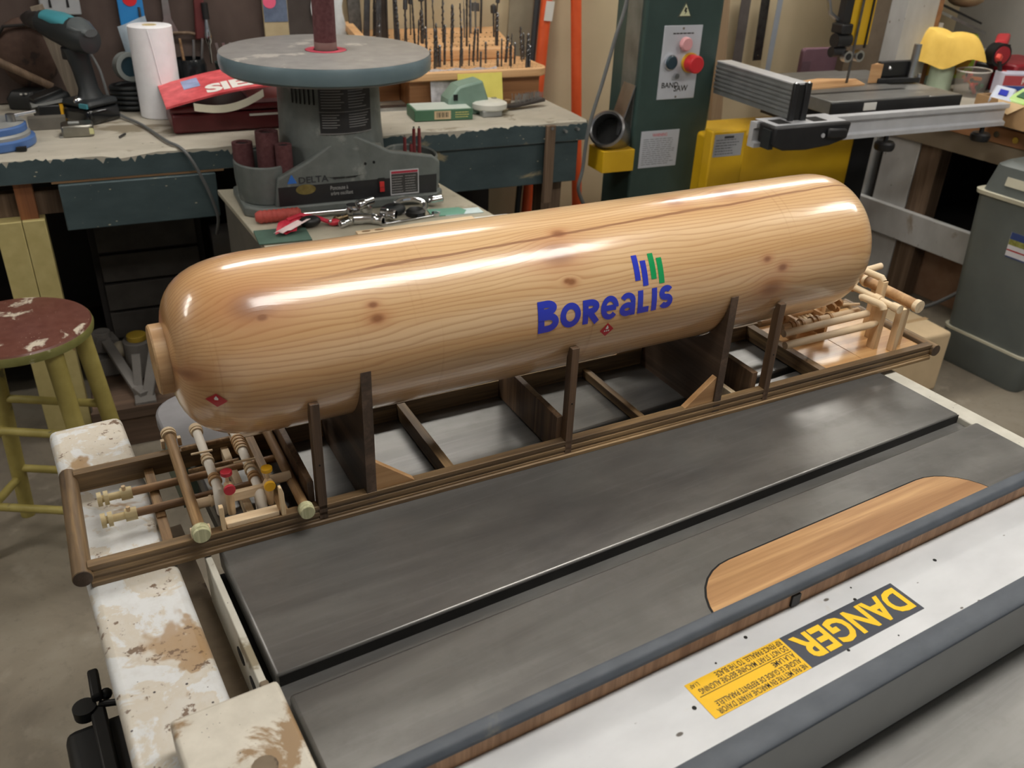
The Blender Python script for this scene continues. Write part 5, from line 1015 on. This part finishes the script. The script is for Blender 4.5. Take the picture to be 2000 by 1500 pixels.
def cloth(u,v):
    a=2*PI*u; r=.055*min(1,v*2.5)+.085*v*(1+.30*math.sin(3*a+.6)+.12*math.sin(7*a)); return (r*math.cos(a)*.7,r*math.sin(a)*1.0,.235-.14*v**2.2-.045*math.sin(a+.5)*v-.02*math.sin(2*a+1)*v+.012*math.sin(5*a)*v+.05*math.exp(-((a-2.0)/.9)**2)*min(1,v*2.2)*(1-.5*v))
MB().sheet(cloth,40,10,0).build('fabric',m_ycloth,t)
MB().lathe([(1e-5,0),(.05,0),(.05,.10),(.03,.15),(.022,.215),(1e-5,.217)],n=24).build('bottle',plain('bottle_pale_green',(186,204,180),.3),t)
t=thing('spray_can','pale mint spray can standing behind the yellow cloth','can',onx(1832,60,3.72)); MB().lathe([(1e-5,0),(.034,0),(.034,.20),(.026,.215),(.02,.23),(1e-5,.232)],n=24).build('body',plain('can_mint',(196,220,196),.35),t); MB().cyl((0,0,.23),(0,0,.25),.016,n=14).build('nozzle',m_cardwhite,t)
t=thing('clear_tub','clear tub full of red and orange clamps on the side bench','tub',onr(1890,185)+Vector((0,0,0)),.1)
m_tub=plain('tub_frosted',(196,190,182),.2,0,10); m_tub.node_tree.nodes['Principled BSDF'].inputs['Alpha'].default_value=.3
MB().loft([oval(0,0,0,.075,.055,24),oval(0,0,.10,.085,.062,24)],close=False).build('wall',m_tub,t); MB().lathe([(1e-5,0),(.07,0)],n=24).build('bottom',m_tub,t); MB().tube([(.085*math.cos(k*PI/12),.062*math.sin(k*PI/12),.10) for k in range(25)],.003,n=6).build('rim',plain('tub_rim',(226,222,214),.3),t)
def clampthing(label,loc,rz,mt,tilt=0):
    c=thing('spring_clamp',label,'clamp',loc,0,None,rot=(tilt,.3,rz)); MB().obox((0,0,.02),(.085,.014,.014),(0,.25,0)).build('jaw',mt,c,bevel=.003); MB().obox((0,0,.036),(.085,.014,.014),(0,-.2,0)).build('jaw',mt,c,bevel=.003); MB().cyl((0,-.01,.028),(0,.01,.028),.008,n=12).build('pivot',m_black,c)
pc=onr(1890,185)
clampthing('bright red spring clamp at the front of the clear tub',pc+Vector((-.01,-.02,.01)),.3,plain('clamp_red',(214,60,50),.4)); clampthing('orange spring clamp at the back of the clear tub',pc+Vector((.01,.02,.03)),-.5,plain('clamp_orange',(236,130,50),.4)); clampthing('green spring clamp low in the clear tub',pc+Vector((.035,-.015,.004)),1.0,plain('clamp_green',(60,130,96),.4)); clampthing('pink red spring clamp on top in the clear tub',pc+Vector((-.02,.005,.052)),.8,plain('clamp_coral',(226,96,90),.4))
t=thing('bar_clamp','small black bar clamp with red pads leaning on the clear tub','clamp',onr(1916,192)+Vector((0,-.03,.02)),.2); MB().beam((.0,0,.14),(.045,-.03,.0),.016,.010).build('bar',m_black,t); MB().obox((-.008,0,.148),(.03,.02,.022),(0,.5,0)).build('red_pad',plain('pad_orange_red',(228,70,52),.4),t,bevel=.004); MB().obox((.036,-.022,.085),(.026,.02,.02),(0,.4,0)).build('red_pad',plain('pad_orange_red2',(228,70,52),.4),t,bevel=.004)
t=thing('impact_driver','red and black power tool with a round red end on the side bench','power tool',onx(1940,80,3.80),.2); t.scale=(1.2,1.2,1.1); m_tred=plain('tool_red',(206,54,62),.4,0,10)
MB().cyl((-.035,-.055,.145),(-.02,-.02,.145),.042,n=28).build('end_ring',m_black,t); MB().cyl((-.0365,-.0585,.145),(-.034,-.053,.145),.032,n=28).build('end_disc',plain('disc_crimson',(170,40,52),.4),t); MB().loft([[(-.05,-.03,.10),(.0,-.05,.10),(.01,-.045,.19),(-.04,-.02,.19)],[(.10,.03,.13),(.15,.0,.13),(.15,.0,.205),(.10,.03,.205)]]).build('housing',m_tred,t,bevel=.01); MB().box(-.03,.03,-.02,.03,.0,.11).build('grip',m_black,t,bevel=.008); MB().box(.04,.12,-.02,-.012,.14,.165).build('vent',m_gapblack,t)
t=thing('red_case','dark crimson plastic case behind the red power tool','case',onx(1990,95,4.0),0); MB().box(-.14,.16,-.10,.10,0,.12).build('shell',plain('case_crimson',(150,34,46),.4),t,bevel=.012); MB().box(-.142,.162,-.102,.102,.075,.083).build('lid_seam',m_black,t)
t=thing('green_jug','lime green jug with a grey spout behind the clamps','jug',onx(1893,75,4.02)); MB().lathe([(1e-5,0),(.055,0),(.058,.02),(.058,.15),(.03,.19),(1e-5,.192)],n=26).build('body',plain('jug_lime',(150,180,56),.4),t); MB().box(.0,.09,-.06,-.052,.0,.13).build('label',plain('label_grey',(170,170,168),.5),t)
t=thing('grey_tray','grey metal pan tilted on the shelf behind the lime green jug','pan',onx(1890,45,3.92)+Vector((.0,.10,.26)),.1); MB().obox((0,0,.0),(.34,.22,.012),(.25,.25,0)).build('pan',m_visegrey,t); MB().obox((0,-.0,.03),(.30,.18,.008),(.25,.25,0)).build('lid',m_rubber,t)
t=thing('tan_bag','tan paper bag lying on the grey pan','bag',onx(1905,30,3.95)+Vector((.02,.08,.31)),.2); MB().ball((0,0,.03),.09,18,(1.3,.8,.45)).build('bag',plain('bag_tan',(170,146,112),.8,0,8),t); MB().tube([(-.08,0,.05),(0,-.03,.075),(.08,0,.05)],.004).build('fold',m_bwood,t)
t=thing('part_carton','small blue red and white carton on the side bench','carton',onx(1990,140,3.72),-.5); MB().box(-.075,.075,-.04,.04,0,.115).build('carton',plain('carton_white_lilac',(206,206,226),.5),t,bevel=.001); MB().box(-.076,.076,-.0412,-.04,.045,.068).build('blue_band',plain('band_blue',(56,86,170),.4),t); MB().box(-.076,.076,-.0412,-.04,.070,.108).build('red_band',plain('band_red',(184,76,84),.4),t); letters('carton_initial','K',(.0,-.0418,.076),(1,0,0),(0,0,1),m_paper,t,height=.026)
t=thing('slip_pliers','slim red handled pliers lying across the blue carton front','pliers',onr(1975,178)+Vector((.0,-.02,0)),-.4); MB().tube([(-.03,0,.01),(.0,0,.03),(.06,.01,.055)],.006,n=8).build('handle',m_tred,t); MB().ball((-.035,0,.01),.008,8).build('joint',m_darksteel,t)
t=thing('cream_offcut','cream wooden offcut lying behind the clear tub','offcut',onr(1940,150),.3); MB().prism([(-.08,-.02),(.05,-.03),(.10,.0),(.04,.03),(-.07,.025)],0,.022).build('offcut',m_birch,t,bevel=.003); MB().box(-.03,.05,-.015,.015,.022,.035).build('chip',m_bwood,t)
t=thing('pale_tray','pale wood paddle lying under the red power tool','paddle',onr(1945,128)+Vector((0,0,.0)),-.2); MB().prism([(-.10,-.03),(.10,-.02),(.10,.02),(-.09,.03)],.0,.014).build('blade',m_birchy,t); MB().cyl((.10,0,.007),(.19,0,.007),.010,n=10).build('handle',m_birch,t)
# cardboard tray of packets
t=thing('cardboard_tray','torn cardboard tray of packets at the edge of the side bench','cardboard box',onr(1962,246)+Vector((.10,-.02,0)),-.15); m_cardb=plain('cardboard',(186,150,108),.8,0,8)
MB().box(-.10,.16,-.16,-.154,0,.085).build('side',m_cardb,t); MB().box(-.10,.16,.154,.16,0,.085).build('side',m_cardb,t); MB().box(-.106,-.10,-.16,.16,0,.085).build('front',m_cardb,t); MB().box(.16,.166,-.16,.16,0,.085).build('back',m_cardb,t); MB().box(-.10,.16,-.154,.154,0,.006).build('bottom',m_cardb,t); MB().add([(-.107,-.06,.085),(-.107,.06,.085),(-.135,.03,.06),(-.125,-.01,.045)],[(0,1,2,3)]).build('torn_flap',plain('card_light',(214,184,140),.8),t)
pt=onr(1962,246)+Vector((.10,-.02,0))
for k,(x,y,z,mt,lab) in enumerate(((-.04,-.05,.075,plain('packet_lime',(150,226,60),.4),'lime green packet at the front of the cardboard tray'),(.02,.05,.080,plain('packet_lime_pale',(196,230,150),.4),'pale lime packet further back in the cardboard tray'),(-.02,.11,.082,plain('packet_white_blue',(214,222,240),.35,0,12),'white and blue plastic packet at the far side of the cardboard tray'))):
    c=thing('packet',lab,'packet',pt+Vector((x,y,0)),-.15+.3*k,'packets in the cardboard tray'); MB().obox((0,0,z),(.13,.075,.030),(.12,-.22,0)).build('packet_body',mt,c,bevel=.008); MB().obox((-.01,-.002,z+.0165),(.05,.03,.002),(.12,-.22,0)).build('packet_print',m_gcart if k<2 else m_logoblue,c)
    MB().box(-.02,.02,-.02,.02,.006,z-.012).build('inner_stack',m_cardb,c)
t=thing('grey_tin','small grey tin box hanging over the edge plank of the side bench','tin',onr(1995,262)+Vector((.045,-.10,0)),0); MB().box(-.05,.10,-.08,.06,.0,.06).build('tin',plain('tin_grey_green',(140,142,130),.5),t,bevel=.003); MB().box(-.052,.102,-.082,.062,.06,.068).build('lid',plain('tin_lid_cream',(206,202,176),.5),t,bevel=.002)
t=thing('white_bottle','white bottle in front of the lime packets at the picture edge','bottle',onr(2000,236)+Vector((-.02,-.05,0)),0); MB().lathe([(1e-5,0),(.03,0),(.03,.07),(.012,.09),(.012,.10),(1e-5,.10)],n=18).build('body',plain('bottle_white',(230,236,230),.4),t); MB().cyl((0,0,.10),(0,0,.115),.014,n=12).build('cap',plain('cap_mint',(170,226,190),.4),t)

# ------------------------------------------------------------------ grey bin, box, cord on the floor
m_bin=plain('bin_grey_green',(94,100,98),.45,0,5,8); m_binrim=plain('bin_worn_rim',(196,192,172),.5)
t=thing('waste_bin','tall grey swing top bin with a sticker at the right edge','waste bin',(3.185,1.585,0),-.02)
def rrect(hx,hy,z,r=.035,n=6):
    out=[]
    for cx,cy,a0 in ((hx-r,hy-r,0),(-hx+r,hy-r,PI/2),(-hx+r,-hy+r,PI),(hx-r,-hy+r,3*PI/2)):
        for k in range(n+1): a=a0+PI/2*k/n; out.append((cx+r*math.cos(a),cy+r*math.sin(a),z))
    return out
MB().loft([rrect(.148,.165,0),rrect(.152,.170,.012),rrect(.158,.176,.135)]).build('base_skirt',m_bin,t); MB().loft([rrect(.1590,.1770,.134),rrect(.1595,.1775,.143)]).build('base_rim',m_binrim,t)
MB().loft([rrect(.150,.168,.142),rrect(.172,.190,.655)]).build('body',m_bin,t); MB().loft([rrect(.180,.198,.655),rrect(.182,.200,.668)]).build('rim',m_binrim,t)
MB().loft([rrect(.165,.182,.668),rrect(.150,.165,.76),rrect(.13,.145,.775)]).build('lid',m_bin,t); MB().obox((-.160,0,.715),(.004,.20,.030),(0,.17,0)).build('lid_flap',m_binrim,t)
xs=lambda z:-(.150+(.022)*(z-.142)/.513)-.0012
sk=MB().add([(xs(.47),.02,.47),(xs(.47),-.14,.47),(xs(.56),-.14,.56),(xs(.56),.02,.56)],[(0,1,2,3)]).build('sticker',plain('sticker_white',(214,214,220),.4),t,smooth=0)
for z0,z1,mt in ((.535,.560,plain('sticker_navy',(48,66,120),.4)),(.515,.535,plain('sticker_olive',(140,140,70),.4,0,30,60)),(.494,.499,plain('sticker_red',(176,50,56),.4)),(.470,.475,plain('sticker_navy2',(60,76,120),.4))):
    MB().add([(xs(z0)-.0008,.019,z0),(xs(z0)-.0008,-.139,z0),(xs(z1)-.0008,-.139,z1),(xs(z1)-.0008,.019,z1)],[(0,1,2,3)]).build('sticker_band',mt,sk,smooth=0)
t=thing('cardboard_carton','beige cardboard carton on the floor between saw and bin','carton',(2.70,1.70,0),-.12); m_carton=plain('carton_beige',(206,182,146),.8,0,6)
MB().box(-.13,.11,-.11,.13,0,.235).build('carton',m_carton,t,bevel=.012,seg=3); MB().box(-.131,.111,.002,.018,.235,.2362).build('tape_strip',plain('tape_tan',(190,160,120),.4),t)
o=MB().tube(spline([Vector((2.75,2.15,.008)),Vector((3.0,2.15,.008)),Vector((3.15,2.05,.03)),Vector((3.25,1.95,.10)),Vector((3.32,1.86,.20)),Vector((3.36,1.80,.25))]),.008,n=10).build('extension_cord',m_cable); tag(o,'grey cord running along the floor behind the bin','cord')
def crate(name,label,loc,sx,sy,sz,mt,rz=0):
    c=thing(name,label,'box',loc,rz); MB().box(-sx/2,sx/2,-sy/2,sy/2,0,sz).build('carton',mt,c,bevel=.004); MB().box(-sx/2-.001,sx/2+.001,-.01,.01,sz,sz+.001).build('tape_strip',m_tanboard,c)
crate('floor_carton','brown cardboard box under the white cross brace',(3.62,2.0,0),.26,.5,.21,plain('box_brown',(136,104,80),.8)); crate('floor_carton','tan cardboard box beneath the side bench near the posts',(3.66,1.45,0),.28,.42,.24,plain('box_tan',(150,122,94),.8))

# ------------------------------------------------------------------ stool
m_seat=worn('stool_brown_paint',(104,64,54),(206,196,178),.42,15,.32,(206,196,176),(1,1,1)); m_stoolrim=worn('stool_olive_edge',(126,124,70),(196,188,160),.3,12,.5); m_leg=worn('stool_yellow_paint',(166,152,84),(112,104,68),.2,9,.55)
SC=Vector((-.020,2.140,0)); t=thing('stool','round brown topped stool with yellow legs left of the saw','stool',SC)
MB().lathe([(1e-5,.6265),(.150,.6265),(.160,.6245),(.1635,.620)],n=56).build('seat',m_seat,t); MB().lathe([(.1635,.6205),(.166,.612),(.164,.600),(.150,.594),(1e-5,.594)],n=56).build('seat_edge',m_stoolrim,t)
LG=[]
for k in range(4):
    a=math.radians((-62,-4,118,176)[k]); LG.append((Vector((.130*math.cos(a),.130*math.sin(a),.598)),Vector((.185*math.cos(a),.185*math.sin(a),0)))); MB().cyl(LG[-1][0],LG[-1][1],.021,.018,n=18).build('leg',m_leg,t)
for k in range(4):
    for z in ((.38,.16) if k%2 else (.30,.13)):
        u=1-z/.598; pa=LG[k][0].lerp(LG[k][1],u); pb=LG[(k+1)%4][0].lerp(LG[(k+1)%4][1],u); MB().cyl(pa,pb,.0105,n=12).build('rung',m_leg,t)

# ------------------------------------------------------------------ junk under the bench
m_duskgrey=plain('dusty_grey_metal',(120,116,112),.7,.1,10); m_duskwood=wood('dusty_plank',(110,88,72),(78,62,50),16,'x',.8)
t=thing('low_box','dusty wooden box of scrap under the workbench','box',bench(.36,.04,0),BYAW); MB().box(-.235,.14,-.14,.20,.0,.12).build('box',m_duskwood,t,bevel=.003); MB().box(-.237,.145,-.15,-.14,.10,.135).build('front_board',m_duskwood,t)
def scrap(name,label,cat,a,b,z,parts):
    c=thing(name,label,cat,bench(a,b,z),BYAW)
    for nm,m,mt in parts: m.build(nm,mt,c,bevel=.002)
scrap('bar_clamp','long dusty steel clamp lying diagonally on the scrap box','clamp',.225,.07,.122,[('arm',MB().beam((-.04,.12,.125),(.04,-.10,.015),.030,.014),m_duskgrey),('jaw',MB().obox((.045,-.11,.02),(.03,.05,.03),(0,0,.4)),m_duskgrey),('pivot',MB().cyl((-.04,.12,.110),(-.04,.12,.140),.026,n=16),m_duskgrey)])
scrap('bracket','upright grey strap bracket leaning in the scrap box','bracket',.300,-.04,.122,[('strap',MB().beam((.030,.04,.14),(-.02,-.03,.0),.036,.010),m_duskgrey),('foot',MB().obox((-.022,-.035,.012),(.06,.05,.02)),m_duskgrey)])
scrap('short_strap','short pale strap standing between the scrap bracket and arm','bracket',.262,.0,.122,[('strap',MB().beam((.012,.03,.12),(.0,-.02,.0),.026,.010),m_duskgrey),('bolt',MB().cyl((.012,.02,.10),(.012,.05,.10),.008,n=10),m_darksteel)])
scrap('paint_can','dusty grey round can with a yellow lid in the scrap pile','can',.285,.135,.122,[('can',MB().cyl((0,0,0),(0,0,.12),.045,n=22),m_duskgrey),('lid',MB().cyl((0,0,.12),(0,0,.138),.030,n=22),plain('dusty_yellow',(168,140,44),.7))])
scrap('door_knob','pale stone coloured door knob in the scrap pile','knob',.232,.155,.122,[('knob',MB().ball((0,0,.085),.026,14),plain('knob_stone',(170,160,140),.7)),('stem',MB().cyl((0,0,0),(0,0,.07),.012,n=10),m_duskgrey)])
scrap('grey_casting','lumpy grey casting at the back of the scrap pile','casting',.185,.19,.122,[('casting',MB().obox((0,0,.10),(.07,.05,.05),(.2,.3,.4)),m_duskgrey),('lug',MB().obox((.0,-.02,.03),(.06,.05,.06)),m_duskgrey)])
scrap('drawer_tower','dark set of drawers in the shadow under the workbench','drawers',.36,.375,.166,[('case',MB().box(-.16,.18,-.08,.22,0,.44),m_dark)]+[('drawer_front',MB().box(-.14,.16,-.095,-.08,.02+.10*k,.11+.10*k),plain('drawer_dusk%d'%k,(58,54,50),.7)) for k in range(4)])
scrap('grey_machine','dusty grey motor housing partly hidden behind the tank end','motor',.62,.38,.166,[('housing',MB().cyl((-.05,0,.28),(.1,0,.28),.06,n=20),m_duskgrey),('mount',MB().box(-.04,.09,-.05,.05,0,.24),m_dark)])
